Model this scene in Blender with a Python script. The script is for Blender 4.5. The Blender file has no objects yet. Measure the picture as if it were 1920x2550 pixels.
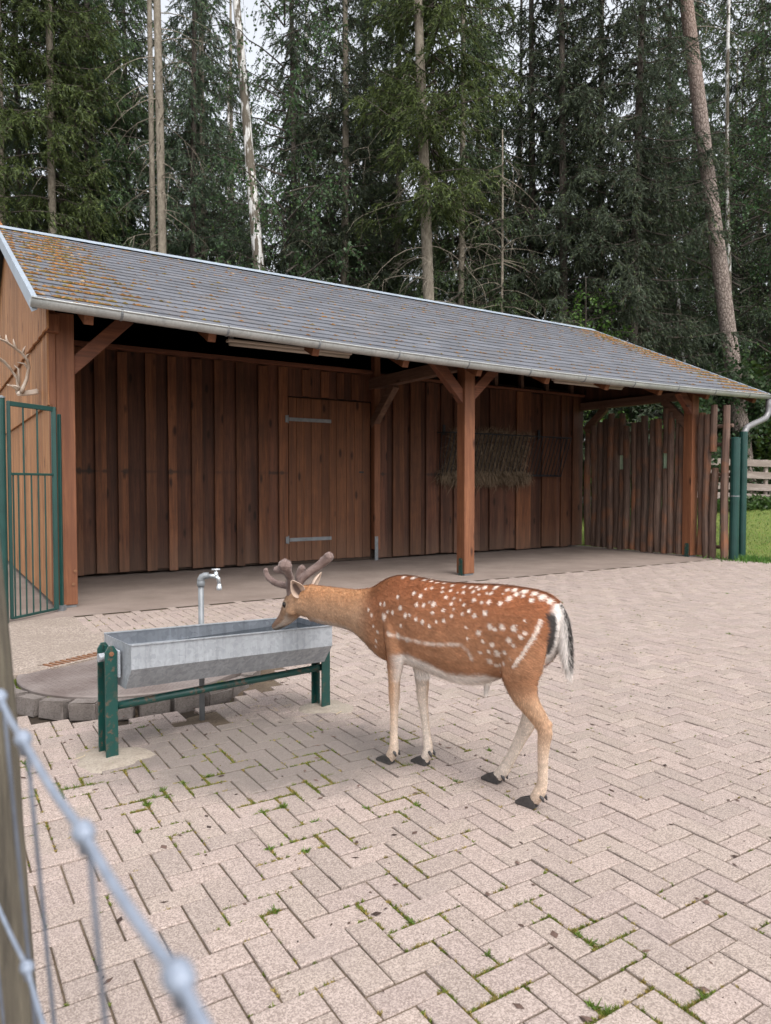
import bpy, bmesh, math, random
import numpy as np
from mathutils import Vector, Matrix
R = math.radians
sc = bpy.context.scene
col = sc.collection
# ------------------------------------------------------------------ camera
cd = bpy.data.cameras.new('camera'); cam = bpy.data.objects.new('camera', cd); col.objects.link(cam)
cam.location = (0, 0, 1.4); cam.rotation_euler = (R(90 - 2.05), 0, 0)
cd.sensor_fit = 'VERTICAL'; cd.sensor_height = 34.6; cd.sensor_width = 34.6; cd.lens = 24.5
cd.clip_start = 0.02; cd.clip_end = 600
cd.dof.use_dof = True; cd.dof.focus_distance = 4.6; cd.dof.aperture_fstop = 5.0
sc.camera = cam
# ------------------------------------------------------------------ sky, sun, exposure
SUN_EL, SUN_AZ = 58, 150            # azimuth clockwise from +Y
w = bpy.data.worlds.new('World'); sc.world = w; w.use_nodes = True
wt = w.node_tree; wt.nodes.clear()
wo = wt.nodes.new('ShaderNodeOutputWorld'); wb = wt.nodes.new('ShaderNodeBackground')
sk = wt.nodes.new('ShaderNodeTexSky'); sk.sky_type = 'NISHITA'; sk.sun_disc = False
sk.sun_elevation = R(SUN_EL); sk.sun_rotation = R(SUN_AZ); sk.dust_density = 4; sk.ozone_density = 1; sk.air_density = 1.2
hs = wt.nodes.new('ShaderNodeHueSaturation'); hs.inputs['Saturation'].default_value = 0.22
wt.links.new(sk.outputs[0], hs.inputs['Color']); wt.links.new(hs.outputs[0], wb.inputs[0])
wb.inputs[1].default_value = 0.15
wt.links.new(wb.outputs[0], wo.inputs[0])
sd = bpy.data.lights.new('sun', 'SUN'); sun = bpy.data.objects.new('sun', sd); col.objects.link(sun)
sd.energy = .55; sd.angle = R(28); sd.color = (1, .965, .92)
sun.rotation_euler = (R(90 - SUN_EL), 0, R(-SUN_AZ + 180)); sun.location = (5, -8, 25)
sc.view_settings.view_transform = 'Standard'; sc.view_settings.look = 'None'
sc.view_settings.exposure = 1.2; sc.view_settings.gamma = 1; sc.view_settings.use_curve_mapping = False

rng = np.random.default_rng(7); random.seed(7)
# ------------------------------------------------------------------ helpers
def tag(o, label=None, cat=None, group=None, kind=None):
    if label: o['label'] = label
    if cat: o['category'] = cat
    if group: o['group'] = group
    if kind: o['kind'] = kind
    return o
def empty(name, loc=(0, 0, 0), rz=0, parent=None):
    o = bpy.data.objects.new(name, None); col.objects.link(o); o.location = loc; o.rotation_euler = (0, 0, rz)
    o.empty_display_size = .1
    if parent: o.parent = parent
    return o
def link(name, me, parent=None, m=None):
    o = bpy.data.objects.new(name, me); col.objects.link(o)
    if m and not me.materials: me.materials.append(m)
    if parent: o.parent = parent
    return o
class MB:
    def __init__(s): s.v = []; s.f = []
    def add(s, vs, fs):
        b = len(s.v); s.v += [tuple(p) for p in vs]; s.f += [tuple(i + b for i in f) for f in fs]; return s
    def box(s, c, d, rot=None):
        hx, hy, hz = d[0] / 2, d[1] / 2, d[2] / 2; c = Vector(c)
        P = [Vector((x, y, z)) for x in (-hx, hx) for y in (-hy, hy) for z in (-hz, hz)]
        if rot: P = [rot @ p for p in P]
        return s.add([p + c for p in P], [(0, 1, 3, 2), (4, 6, 7, 5), (0, 4, 5, 1), (2, 3, 7, 6), (0, 2, 6, 4), (1, 5, 7, 3)])
    def bar(s, a, b, wd, ht, up=(0, 0, 1)):
        a, b = Vector(a), Vector(b); d = (b - a); L = d.length; d.normalize(); up = Vector(up)
        x = d.cross(up); x.normalize(); y = x.cross(d)
        m = Matrix((d, x, y)).transposed()
        return s.box((a + b) / 2, (L, wd, ht), m)
    def tube(s, pts, rad, n=8, cap=True, rad2=None, side=None):
        pts = [Vector(p) for p in pts]
        if not hasattr(rad, '__len__'): rad = [rad] * len(pts)
        if rad2 is None: rad2 = rad
        vs = []; prev = Vector(side) if side else None
        for i, p in enumerate(pts):
            t = (pts[min(i + 1, len(pts) - 1)] - pts[max(i - 1, 0)]).normalized()
            if prev is None:
                prev = t.orthogonal().normalized()
            x = (prev - t * prev.dot(t))
            x = x.normalized() if x.length > 1e-6 else t.orthogonal().normalized()
            prev = x; y = t.cross(x)
            for k in range(n):
                a = 2 * math.pi * k / n
                vs.append(p + x * (math.cos(a) * rad2[i]) + y * (math.sin(a) * rad[i]))
        fs = []
        for i in range(len(pts) - 1):
            for k in range(n):
                a, b = i * n + k, i * n + (k + 1) % n
                fs.append((a, b, b + n, a + n))
        if cap:
            fs.append(tuple(range(n))[::-1]); fs.append(tuple(range((len(pts) - 1) * n, len(pts) * n)))
        return s.add(vs, fs)
    def lathe(s, prof, c=(0, 0, 0), n=16):
        vs = []; c = Vector(c)
        for r, z in prof:
            for k in range(n):
                a = 2 * math.pi * k / n; vs.append(c + Vector((r * math.cos(a), r * math.sin(a), z)))
        fs = []
        for i in range(len(prof) - 1):
            for k in range(n):
                a, b = i * n + k, i * n + (k + 1) % n; fs.append((a, b, b + n, a + n))
        fs.append(tuple(range(n))[::-1]); fs.append(tuple(range((len(prof) - 1) * n, len(prof) * n)))
        return s.add(vs, fs)
    def prism(s, poly, h0, h1, f):
        n = len(poly)
        vs = [f(x, y, h0) for x, y in poly] + [f(x, y, h1) for x, y in poly]
        fs = [tuple(range(n))[::-1], tuple(range(n, 2 * n))] + [(i, (i + 1) % n, n + (i + 1) % n, n + i) for i in range(n)]
        return s.add(vs, fs)
    def mesh(s, name, m=None, bevel=0, smooth=False, seg=1):
        me = bpy.data.meshes.new(name); me.from_pydata(s.v, [], s.f)
        bm = bmesh.new(); bm.from_mesh(me); bmesh.ops.recalc_face_normals(bm, faces=bm.faces)
        if bevel: bmesh.ops.bevel(bm, geom=bm.edges[:], offset=bevel, segments=seg, affect='EDGES', clamp_overlap=True)
        bm.to_mesh(me); bm.free()
        if smooth: me.polygons.foreach_set('use_smooth', [True] * len(me.polygons))
        if m: me.materials.append(m)
        return me
    def build(s, name, m, parent=None, **k):
        return link(name, s.mesh(name, m, **k), parent)
def tri_mesh(name, V, m, cols=None, k=3, smooth=False):
    V = np.asarray(V, np.float32).reshape(-1, 3); n = len(V) // k
    me = bpy.data.meshes.new(name)
    me.vertices.add(len(V)); me.vertices.foreach_set('co', V.ravel())
    me.loops.add(len(V)); me.loops.foreach_set('vertex_index', np.arange(len(V), dtype=np.int32))
    me.polygons.add(n); me.polygons.foreach_set('loop_start', np.arange(0, len(V), k, dtype=np.int32))
    if smooth: me.polygons.foreach_set('use_smooth', np.ones(n, bool))
    me.update(calc_edges=True)
    if cols is not None:
        a = me.color_attributes.new('Col', 'FLOAT_COLOR', 'POINT')
        c = np.ones((len(V), 4), np.float32); c[:, :3] = np.repeat(cols, k, 0) if len(cols) == n else cols
        a.data.foreach_set('color', c.ravel())
    me.materials.append(m)
    return me
def nrm(a): return a / np.maximum(np.linalg.norm(a, axis=-1, keepdims=True), 1e-9)
def blades(base, d, ln, wd, g=None):
    g = g or rng; n = len(base)
    side = nrm(np.cross(d, g.normal(size=(n, 3))))
    ln = np.broadcast_to(ln, n)[:, None]; wd = np.broadcast_to(wd, n)[:, None]
    return np.stack([base - side * wd / 2, base + side * wd / 2, base + d * ln], 1)
def sm(a, b, x):
    t = np.clip((np.asarray(x, float) - a) / (b - a), 0, 1); return t * t * (3 - 2 * t)
# ------------------------------------------------------------------ materials
def newmat(name):
    m = bpy.data.materials.new(name); m.use_nodes = True; t = m.node_tree
    return m, t, t.nodes['Principled BSDF']
def N(t, ty, ins=None, **pr):
    n = t.nodes.new('ShaderNode' + ty)
    for k, v in pr.items(): setattr(n, k, v)
    for k, v in (ins or {}).items():
        s = n.inputs[k]
        if isinstance(v, bpy.types.NodeSocket): t.links.new(v, s)
        else: s.default_value = v
    return n
def mixc(t, f, a, b, bt='MIX'):
    n = t.nodes.new('ShaderNodeMix'); n.data_type = 'RGBA'; n.blend_type = bt
    for i, v in ((0, f), (6, a), (7, b)):
        if isinstance(v, bpy.types.NodeSocket): t.links.new(v, n.inputs[i])
        elif i == 0: n.inputs[0].default_value = v
        else: n.inputs[i].default_value = (*v, 1) if len(v) == 3 else v
    return n.outputs[2]
def math_(t, op, a, b=0.0, clamp=False):
    n = t.nodes.new('ShaderNodeMath'); n.operation = op; n.use_clamp = clamp
    for i, v in ((0, a), (1, b)):
        if isinstance(v, bpy.types.NodeSocket): t.links.new(v, n.inputs[i])
        else: n.inputs[i].default_value = v
    return n.outputs[0]
def ramp(t, f, stops):
    n = t.nodes.new('ShaderNodeValToRGB'); t.links.new(f, n.inputs[0]); e = n.color_ramp.elements
    while len(e) < len(stops): e.new(.5)
    for x, (p, c) in zip(e, stops):
        x.position = p; x.color = (*c, 1) if hasattr(c, '__len__') else (c, c, c, 1)
    return n.outputs[0]
def coords(t, scale=(1, 1, 1), rand=True, kind='Object'):
    tc = N(t, 'TexCoord'); v = tc.outputs[kind]
    oi = N(t, 'ObjectInfo')
    if rand:
        off = N(t, 'VectorMath', {0: (31.7, 17.3, 23.1)}, operation='SCALE'); t.links.new(oi.outputs['Random'], off.inputs['Scale'])
        a = N(t, 'VectorMath', {0: v, 1: off.outputs[0]}, operation='ADD'); v = a.outputs[0]
    mp = N(t, 'Mapping', {'Vector': v, 'Scale': scale})
    return mp.outputs[0], v, oi.outputs['Random']
def noise(t, v, s, d=4, r=.55): return N(t, 'TexNoise', {'Vector': v, 'Scale': s, 'Detail': d, 'Roughness': r}).outputs[0]
def bump(t, b, h, st=.3, dist=.01):
    n = N(t, 'Bump', {'Height': h, 'Strength': st, 'Distance': dist}); t.links.new(n.outputs[0], b.inputs['Normal'])
def wood(name, c1, c2, cd, axis=2, rough=.72, vary=.35, worn=0, wornc=(.3, .26, .22), stain=0, dirt=0):
    m, t, b = newmat(name)
    s = [1, 1, 1]; s[axis] = .05
    v, raw, rnd = coords(t, s)
    n1 = noise(t, v, 34, 6, .65); n2 = noise(t, v, 9, 4); n3 = noise(t, raw, 1.6, 5, .6)
    n6 = noise(t, v, 80, 3, .7); c = mixc(t, ramp(t, n1, [(.36, 0), (.66, 1)]), c1, c2); c = mixc(t, ramp(t, n6, [(.5, 0), (.68, .55)]), c, tuple(x * .7 for x in cd))
    c = mixc(t, ramp(t, n2, [(.42, 0), (.7, .85)]), c, cd)
    c = mixc(t, ramp(t, n3, [(.45, 0), (.8, .75)]), c, cd)
    ks = [4.2, 4.2, 4.2]; ks[axis] = 1.5
    kv = N(t, 'Mapping', {'Vector': raw, 'Scale': ks}).outputs[0]
    k = N(t, 'TexVoronoi', {'Vector': kv, 'Scale': 1.0}).outputs['Distance']
    c = mixc(t, ramp(t, k, [(.07, .9), (.16, 0)]), c, tuple(x * .35 for x in cd))
    if worn:
        n4 = noise(t, v, 6, 5); z = N(t, 'SeparateXYZ', {0: raw}).outputs[2]
        c = mixc(t, math_(t, 'MULTIPLY', ramp(t, n4, [(.45, 0), (.7, 1)]), worn), c, wornc)
    if stain or dirt:
        zz_ = N(t, 'SeparateXYZ', {0: N(t, 'TexCoord').outputs['Object']}).outputs[2]
        zf = math_(t, 'ADD', zz_, math_(t, 'MULTIPLY', math_(t, 'SUBTRACT', n2, .5), 1.1)); c = mixc(t, ramp(t, zf, [(.05, .38), (.7, 0)]), c, (.15, .1, .073))
    if stain:
        zo = N(t, 'SeparateXYZ', {0: N(t, 'TexCoord').outputs['Object']}).outputs[2]; zd = math_(t, 'ABSOLUTE', math_(t, 'SUBTRACT', zo, stain))
        zd = math_(t, 'ADD', zd, math_(t, 'MULTIPLY', math_(t, 'SUBTRACT', n2, .45), .22)); c = mixc(t, math_(t, 'MULTIPLY', ramp(t, zd, [(.01, .75), (.045, 0)]), ramp(t, rnd, [(.4, .12), (.6, 1)])), c, (.022, .02, .017))
    val = math_(t, 'ADD', math_(t, 'MULTIPLY', rnd, vary * 2), 1 - vary)
    c = mixc(t, 1.0, c, N(t, 'CombineColor', {0: val, 1: val, 2: val}).outputs[0], 'MULTIPLY')
    t.links.new(c, b.inputs['Base Color']); b.inputs['Roughness'].default_value = rough
    b.inputs['Specular IOR Level'].default_value = .3
    bump(t, b, n1, .35, .004)
    return m
def plain(name, c, rough=.7, metal=0, c2=None, sc_=8, bst=0, spec=.5, det=5):
    m, t, b = newmat(name); b.inputs['Roughness'].default_value = rough; b.inputs['Metallic'].default_value = metal
    b.inputs['Specular IOR Level'].default_value = spec
    if c2:
        v, raw, rnd = coords(t); n1 = noise(t, v, sc_, det, .6)
        t.links.new(mixc(t, ramp(t, n1, [(.35, 0), (.68, 1)]), c, c2), b.inputs['Base Color'])
        if bst: bump(t, b, n1, bst, .01)
    else: b.inputs['Base Color'].default_value = (*c, 1)
    return m
W_wall = wood('stained_wall_board', (.078, .03, .018), (.15, .058, .03), (.04, .017, .011), vary=.32, worn=.14, wornc=(.16, .1, .07), stain=1.63)
W_batten = wood('stained_cover_board', (.12, .045, .022), (.215, .084, .036), (.06, .025, .015), vary=.3, worn=.1, wornc=(.2, .115, .07), stain=1.63)
W_door = wood('door_plank_wood', (.13, .053, .026), (.21, .086, .038), (.085, .036, .02), vary=.16, dirt=1)
W_post = wood('stained_post_timber', (.165, .063, .03), (.255, .105, .05), (.115, .043, .022), vary=.1, rough=.62)
W_beamu = wood('stained_beam_timber', (.15, .056, .032), (.23, .09, .048), (.09, .037, .024), axis=0, vary=.1)
W_beamv = wood('brown_beam_timber', (.13, .072, .05), (.21, .125, .085), (.08, .044, .032), axis=1, vary=.1)
W_gable = wood('pale_gable_board', (.36, .17, .072), (.52, .27, .122), (.24, .1, .043), vary=.18)
W_grey = wood('weathered_grey_plank', (.3, .245, .215), (.46, .385, .345), (.22, .17, .145), axis=0, vary=.15)
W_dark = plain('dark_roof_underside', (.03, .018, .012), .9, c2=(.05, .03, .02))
def m_log():
    m, t, b = newmat('log_bark_wood')
    v, raw, rnd = coords(t, (1, 1, .12)); n1 = noise(t, v, 14, 6, .65); n2 = noise(t, raw, 2.2, 4)
    c = mixc(t, ramp(t, n1, [(.35, 0), (.7, 1)]), (.07, .04, .03), (.155, .098, .072))
    c = mixc(t, ramp(t, n2, [(.5, 0), (.68, .85)]), c, (.2, .08, .036))
    z = N(t, 'SeparateXYZ', {0: N(t, 'TexCoord').outputs['Object']}).outputs[2]
    val = math_(t, 'ADD', math_(t, 'MULTIPLY', rnd, .5), .75)
    c = mixc(t, 1.0, c, N(t, 'CombineColor', {0: val, 1: val, 2: val}).outputs[0], 'MULTIPLY')
    t.links.new(c, b.inputs['Base Color']); b.inputs['Roughness'].default_value = .85; bump(t, b, n1, .8, .012); return m
W_log = m_log()
def m_galv(name, a=(.36, .37, .38), c2=(.62, .64, .66), scale=22, metal=.35):
    m, t, b = newmat(name); v, raw, rnd = coords(t, (1, 1, 1), False)
    wob = N(t, 'TexNoise', {'Vector': v, 'Scale': 30, 'Detail': 2}).outputs['Color']
    vv = N(t, 'VectorMath', {0: v, 1: N(t, 'VectorMath', {0: wob, 'Scale': .05}, operation='SCALE').outputs[0]}, operation='ADD').outputs[0]
    vo = N(t, 'TexVoronoi', {'Vector': vv, 'Scale': scale}).outputs['Color']
    n2 = noise(t, v, 3, 5); f = N(t, 'SeparateColor', {0: vo}).outputs[0]
    c = mixc(t, ramp(t, f, [(.1, .1), (.9, .6)]), a, c2)
    c = mixc(t, ramp(t, n2, [(.4, 0), (.75, .6)]), c, tuple(x * .7 for x in a))
    n5 = noise(t, N(t, 'Mapping', {'Vector': v, 'Scale': (24, 24, 1.6)}).outputs[0], 1.4, 4, .6); c = mixc(t, ramp(t, n5, [(.52, 0), (.72, .5)]), c, tuple(x * .6 for x in a)); c = mixc(t, ramp(t, n5, [(.28, .35), (.42, 0)]), c, tuple(min(1, x * 1.25) for x in c2))
    t.links.new(c, b.inputs['Base Color']); b.inputs['Metallic'].default_value = metal
    t.links.new(ramp(t, f, [(0, .62), (1, .4)]), b.inputs['Roughness']); return m
M_galv = m_galv('galvanised_spangle_steel', (.29, .31, .335), (.44, .465, .5), 52, .3)
M_zinc = m_galv('dull_zinc_sheet', (.37, .38, .37), (.47, .48, .47), 7, .3)
M_pipe = m_galv('dark_zinc_pipe', (.17, .165, .17), (.26, .25, .26), 9, .35)
M_verge = plain('bluish_white_metal_trim', (.33, .38, .44), .5, .2, (.27, .31, .36), 3)
def m_green():
    m, t, b = newmat('dark_green_paint'); v, raw, rnd = coords(t, (1, 1, 1), False)
    n1 = noise(t, v, 26, 6, .7); n2 = noise(t, v, 4, 3)
    c = mixc(t, ramp(t, n2, [(.3, 0), (.7, 1)]), (.004, .04, .034), (.007, .06, .05))
    f = ramp(t, n1, [(.53, 0), (.6, 1)])
    c = mixc(t, math_(t, 'MULTIPLY', f, ramp(t, n2, [(.38, .15), (.58, 1)])), c, (.13, .07, .045))
    t.links.new(c, b.inputs['Base Color']); b.inputs['Roughness'].default_value = .42; bump(t, b, n1, .15, .002); return m
M_green = m_green()
M_dgreen = plain('smooth_dark_green_paint', (.005, .036, .031), .4, c2=(.008, .05, .042), sc_=5)
M_rust = plain('rusty_steel', (.16, .07, .035), .8, .2, (.25, .12, .06), 40)
M_steel = plain('plain_zinc_plate', (.15, .16, .17), .5, .25, (.22, .23, .24), 12)
M_black = plain('black_iron_bar', (.012, .014, .018), .55, .1)
M_chrome = plain('bright_zinc_tap', (.66, .68, .7), .28, .75, (.5, .52, .54), 30)
M_wire = plain('bluish_zinc_wire', (.25, .285, .35), .5, .15, (.185, .215, .27), 60)
M_stay = plain('dull_grey_wire', (.12, .135, .17), .55, .1, (.085, .095, .12), 60)
M_hoof = plain('dark_grey_hoof', (.028, .026, .027), .5, c2=(.06, .055, .052), sc_=60)
M_eye = plain('dark_glossy_eye', (.012, .008, .006), .06)
def m_velvet():
    m, t, b = newmat('antler_velvet'); v, raw, rnd = coords(t, (1, 1, 1), False); n1 = noise(t, v, 26, 5)
    t.links.new(mixc(t, ramp(t, n1, [(.35, 0), (.7, 1)]), (.14, .092, .08), (.25, .18, .16)), b.inputs['Base Color'])
    b.inputs['Roughness'].default_value = .85; b.inputs['Sheen Weight'].default_value = .3; b.inputs['Sheen Roughness'].default_value = .4
    return m
M_velvet = m_velvet()
M_bone = plain('weathered_antler_bone', (.3, .22, .16), .6, c2=(.62, .53, .45), sc_=5)
def m_fur():
    m, t, b = newmat('deer_fur'); a = N(t, 'Attribute', attribute_name='Col')
    t.links.new(a.outputs['Color'], b.inputs['Base Color']); b.inputs['Roughness'].default_value = .72
    b.inputs['Specular IOR Level'].default_value = .22; return m
M_fur = m_fur()
M_tube = plain('ivory_lamp_plastic', (.4, .34, .285), .35)
M_hay = None
def m_attr(name, rough=.85, trans=0, vary=0, spec=.2):
    m, t, b = newmat(name); a = N(t, 'Attribute', attribute_name='Col').outputs['Color']
    if vary:
        oi = N(t, 'ObjectInfo'); val = math_(t, 'ADD', math_(t, 'MULTIPLY', oi.outputs['Random'], vary * 2), 1 - vary)
        h = N(t, 'HueSaturation', {'Color': a, 'Value': val, 'Hue': .5}); a = h.outputs[0]
        hv = math_(t, 'ADD', math_(t, 'MULTIPLY', oi.outputs['Random'], .05), .475); t.links.new(hv, h.inputs['Hue'])
    t.links.new(a, b.inputs['Base Color']); b.inputs['Roughness'].default_value = rough; b.inputs['Specular IOR Level'].default_value = spec
    if trans:
        tr = N(t, 'BsdfTranslucent', {'Color': a}); mx = N(t, 'MixShader', {0: trans, 1: b.outputs[0], 2: tr.outputs[0]})
        t.links.new(mx.outputs[0], t.nodes['Material Output'].inputs[0])
    return m
M_attr = m_attr('tinted_dry_stalks', .8)
M_moss = m_attr('tinted_moss', .95)
M_needle = m_attr('spruce_needles', .6, .38, .3)
M_leaf = m_attr('broad_leaves', .5, .4, .22, .35)
def m_paver():
    m, t, b = newmat('pinkish_concrete_paver'); v, raw, rnd = coords(t, (1, 1, 1), True, 'Object')
    pos = N(t, 'NewGeometry').outputs['Position']
    sp = N(t, 'TexVoronoi', {'Vector': pos, 'Scale': 260.0}).outputs['Color']; f = N(t, 'SeparateColor', {0: sp}).outputs[0]
    n1 = noise(t, pos, 3.2, 6, .65); n2 = noise(t, pos, .8, 4); n3 = noise(t, pos, 45, 3)
    at = N(t, 'Attribute', attribute_name='Col').outputs['Color']
    c = mixc(t, ramp(t, f, [(.15, 0), (.9, 1)]), (.2, .162, .141), (.375, .317, .283))
    c = mixc(t, 1.0, c, at, 'MULTIPLY')
    c = mixc(t, ramp(t, n1, [(.5, 0), (.78, .45)]), c, (.24, .195, .18))
    c = mixc(t, ramp(t, n3, [(.6, 0), (.8, .35)]), c, (.15, .12, .11))
    # grey algae-stained patch of pavers round the trough
    xy = N(t, 'SeparateXYZ', {0: pos})
    dx = math_(t, 'SUBTRACT', xy.outputs[0], -.66); dy = math_(t, 'SUBTRACT', xy.outputs[1], 3.8)
    q = math_(t, 'SQRT', math_(t, 'ADD', math_(t, 'POWER', math_(t, 'DIVIDE', dx, 1.0), 2), math_(t, 'POWER', math_(t, 'DIVIDE', dy, .68), 2)))
    q = math_(t, 'ADD', q, math_(t, 'MULTIPLY', math_(t, 'SUBTRACT', n1, .5), 1.1))
    c = mixc(t, ramp(t, q, [(.6, .72), (1.2, 0)]), c, (.115, .1, .09))
    t.links.new(c, b.inputs['Base Color']); b.inputs['Roughness'].default_value = .88; b.inputs['Specular IOR Level'].default_value = .3
    bump(t, b, f, .25, .002); return m
M_paver = m_paver()
def m_ground(name, a, c, c2, s1=5, s2=60, bs=.4, rough=.92):
    m, t, b = newmat(name); pos = N(t, 'NewGeometry').outputs['Position']
    n1 = noise(t, pos, s1, 6, .65); n2 = noise(t, pos, s2, 4, .7)
    x = mixc(t, ramp(t, n1, [(.32, 0), (.7, 1)]), a, c); x = mixc(t, ramp(t, n2, [(.45, 0), (.7, .8)]), x, c2)
    t.links.new(x, b.inputs['Base Color']); b.inputs['Roughness'].default_value = rough; b.inputs['Specular IOR Level'].default_value = .2
    bump(t, b, n2, bs, .01); return m
M_joint = m_ground('joint_sand', (.085, .062, .044), (.16, .12, .085), (.05, .038, .028), 2.5, 70)
M_slab = m_ground('concrete_floor_slab', (.19, .148, .125), (.28, .225, .196), (.145, .115, .097), 1.6, 90, .25)
M_aggr = m_ground('washed_aggregate_concrete', (.27, .225, .195), (.36, .31, .28), (.2, .165, .145), 3, 110, .6)
def m_aggr():
    m, t, b = newmat('washed_pebble_concrete'); pos = N(t, 'NewGeometry').outputs['Position']
    vo = N(t, 'TexVoronoi', {'Vector': pos, 'Scale': 75.0}); f = N(t, 'SeparateColor', {0: vo.outputs['Color']}).outputs[0]; n1 = noise(t, pos, 2.2, 5)
    c = mixc(t, f, (.2, .155, .125), (.42, .35, .3)); c = mixc(t, ramp(t, vo.outputs['Distance'], [(.35, 0), (.75, .7)]), c, (.16, .125, .1)); c = mixc(t, ramp(t, n1, [(.4, 0), (.7, .6)]), c, (.2, .16, .13))
    t.links.new(c, b.inputs['Base Color']); b.inputs['Roughness'].default_value = .9; bump(t, b, math_(t, 'SUBTRACT', 1.0, vo.outputs['Distance']), .6, .006); return m
M_aggr = m_aggr()
M_soil = m_ground('dark_soil', (.03, .022, .016), (.06, .045, .032), (.02, .015, .012), 8, 60)
M_footing = m_ground('concrete_footing', (.25, .21, .17), (.34, .3, .25), (.18, .15, .12), 9, 80)
M_stone = m_ground('dark_kerb_block', (.13, .11, .1), (.22, .19, .175), (.085, .072, .062), 7, 90, .5)
M_ground = m_ground('forest_floor', (.055, .045, .03), (.09, .075, .05), (.04, .05, .02), 1.2, 12)
M_lawn = m_ground('lawn_soil', (.1, .15, .03), (.17, .21, .05), (.09, .075, .045), .9, 20)
def m_cover():
    m, t, b = newmat('rusty_chequer_plate'); v, raw, rnd = coords(t, (1, 1, 1), False)
    n1 = noise(t, v, 2.6, 6, .65)
    c = mixc(t, ramp(t, n1, [(.35, 0), (.68, 1)]), (.13, .1, .09), (.235, .2, .184))
    t.links.new(c, b.inputs['Base Color']); b.inputs['Roughness'].default_value = .62; b.inputs['Metallic'].default_value = .15
    return m
M_cover = m_cover()
def m_shingle():
    m, t, b = newmat('slate_grey_shingle'); v, raw, rnd = coords(t, (1, 1, 1), True); pos = N(t, 'NewGeometry').outputs['Position']
    n1 = noise(t, pos, 140, 3, .7); n2 = noise(t, pos, 1.4, 5); at = N(t, 'Attribute', attribute_name='Col').outputs['Color']
    c = mixc(t, ramp(t, n1, [(.35, 0), (.7, 1)]), (.068, .071, .083), (.148, .154, .175))
    c = mixc(t, 1.0, c, at, 'MULTIPLY')
    c = mixc(t, ramp(t, n2, [(.55, 0), (.75, .4)]), c, (.15, .125, .11))
    t.links.new(c, b.inputs['Base Color']); b.inputs['Roughness'].default_value = .75; bump(t, b, n1, .2, .003); return m
M_shingle = m_shingle()
def m_bark(name, a, c, cd, sx=5, sz=.35, scale=3.5, bs=1.0):
    m, t, b = newmat(name); v, raw, rnd = coords(t, (sx, sx, sz * sx)); n1 = noise(t, v, scale, 6, .7)
    n2 = noise(t, raw, .5, 3)
    x = ramp(t, n1, [(.3, cd), (.48, a), (.72, c)]); x = mixc(t, ramp(t, n2, [(.45, 0), (.75, .5)]), x, cd)
    t.links.new(x, b.inputs['Base Color']); b.inputs['Roughness'].default_value = .9; bump(t, b, n1, bs, .03); return m
M_spruce = m_bark('spruce_bark', (.23, .195, .15), (.36, .315, .25), (.12, .098, .073), 4, .5, 3)
M_dkbark = m_bark('dark_spruce_bark', (.06, .048, .038), (.11, .09, .07), (.03, .024, .02), 4, .3)
def m_pine():
    m, t, b = newmat('pine_bark_plates'); v, raw, rnd = coords(t, (15, 15, 6.5))
    wob = N(t, 'TexNoise', {'Vector': v, 'Scale': 1.5, 'Detail': 3}).outputs['Color']
    vv = N(t, 'VectorMath', {0: v, 1: N(t, 'VectorMath', {0: wob, 'Scale': .7}, operation='SCALE').outputs[0]}, operation='ADD').outputs[0]
    d = N(t, 'TexVoronoi', {'Vector': vv, 'Scale': 1.0}, feature='DISTANCE_TO_EDGE').outputs['Distance']
    n1 = noise(t, v, 2.5, 5, .7)
    plate = mixc(t, n1, (.19, .145, .122), (.34, .28, .248)); x = mixc(t, ramp(t, d, [(.02, .8), (.14, 0)]), plate, (.085, .058, .048))
    z = N(t, 'SeparateXYZ', {0: N(t, 'TexCoord').outputs['Object']}).outputs[2]
    x = mixc(t, ramp(t, math_(t, 'DIVIDE', z, 20.0), [(.55, 0), (.9, .4)]), x, (.34, .19, .125))
    t.links.new(x, b.inputs['Base Color']); b.inputs['Roughness'].default_value = .9; bump(t, b, ramp(t, d, [(0, 0), (.2, 1)]), .9, .02); return m
M_pine = m_pine()
def m_birch():
    m, t, b = newmat('birch_bark'); v, raw, rnd = coords(t, (7, 7, 1.5))
    n1 = noise(t, v, 1.1, 5, .6); n2 = noise(t, raw, 14, 3)
    z = N(t, 'SeparateXYZ', {0: N(t, 'TexCoord').outputs['Object']}).outputs[2]
    x = mixc(t, ramp(t, n2, [(.4, 0), (.7, .5)]), (.66, .65, .63), (.42, .4, .37))
    x = mixc(t, ramp(t, n1, [(.45, 0), (.5, 1)]), x, (.11, .09, .065))
    t.links.new(x, b.inputs['Base Color']); b.inputs['Roughness'].default_value = .8; bump(t, b, n1, .6, .02); return m
M_birch = m_birch()
m, t, b = newmat('trough_water'); b.inputs['Base Color'].default_value = (.02, .025, .03, 1); b.inputs['Roughness'].default_value = .05; b.inputs['Specular IOR Level'].default_value = .5
M_water = m

# ------------------------------------------------------------------ shelter frame: u along the gutter, v to the back
ANG = R(90 - 57.8); O = Vector((-3.598, 8.329, 0))
cu, su = math.cos(ANG), math.sin(ANG)
def W(u, v, z=0): return Vector((O.x + u * cu - v * su, O.y + u * su + v * cu, z))
def UV(x, y):
    dx, dy = x - O.x, y - O.y; return dx * cu + dy * su, -dx * su + dy * cu
COVER = (-1.83, 5.27); CR = .78
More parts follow.
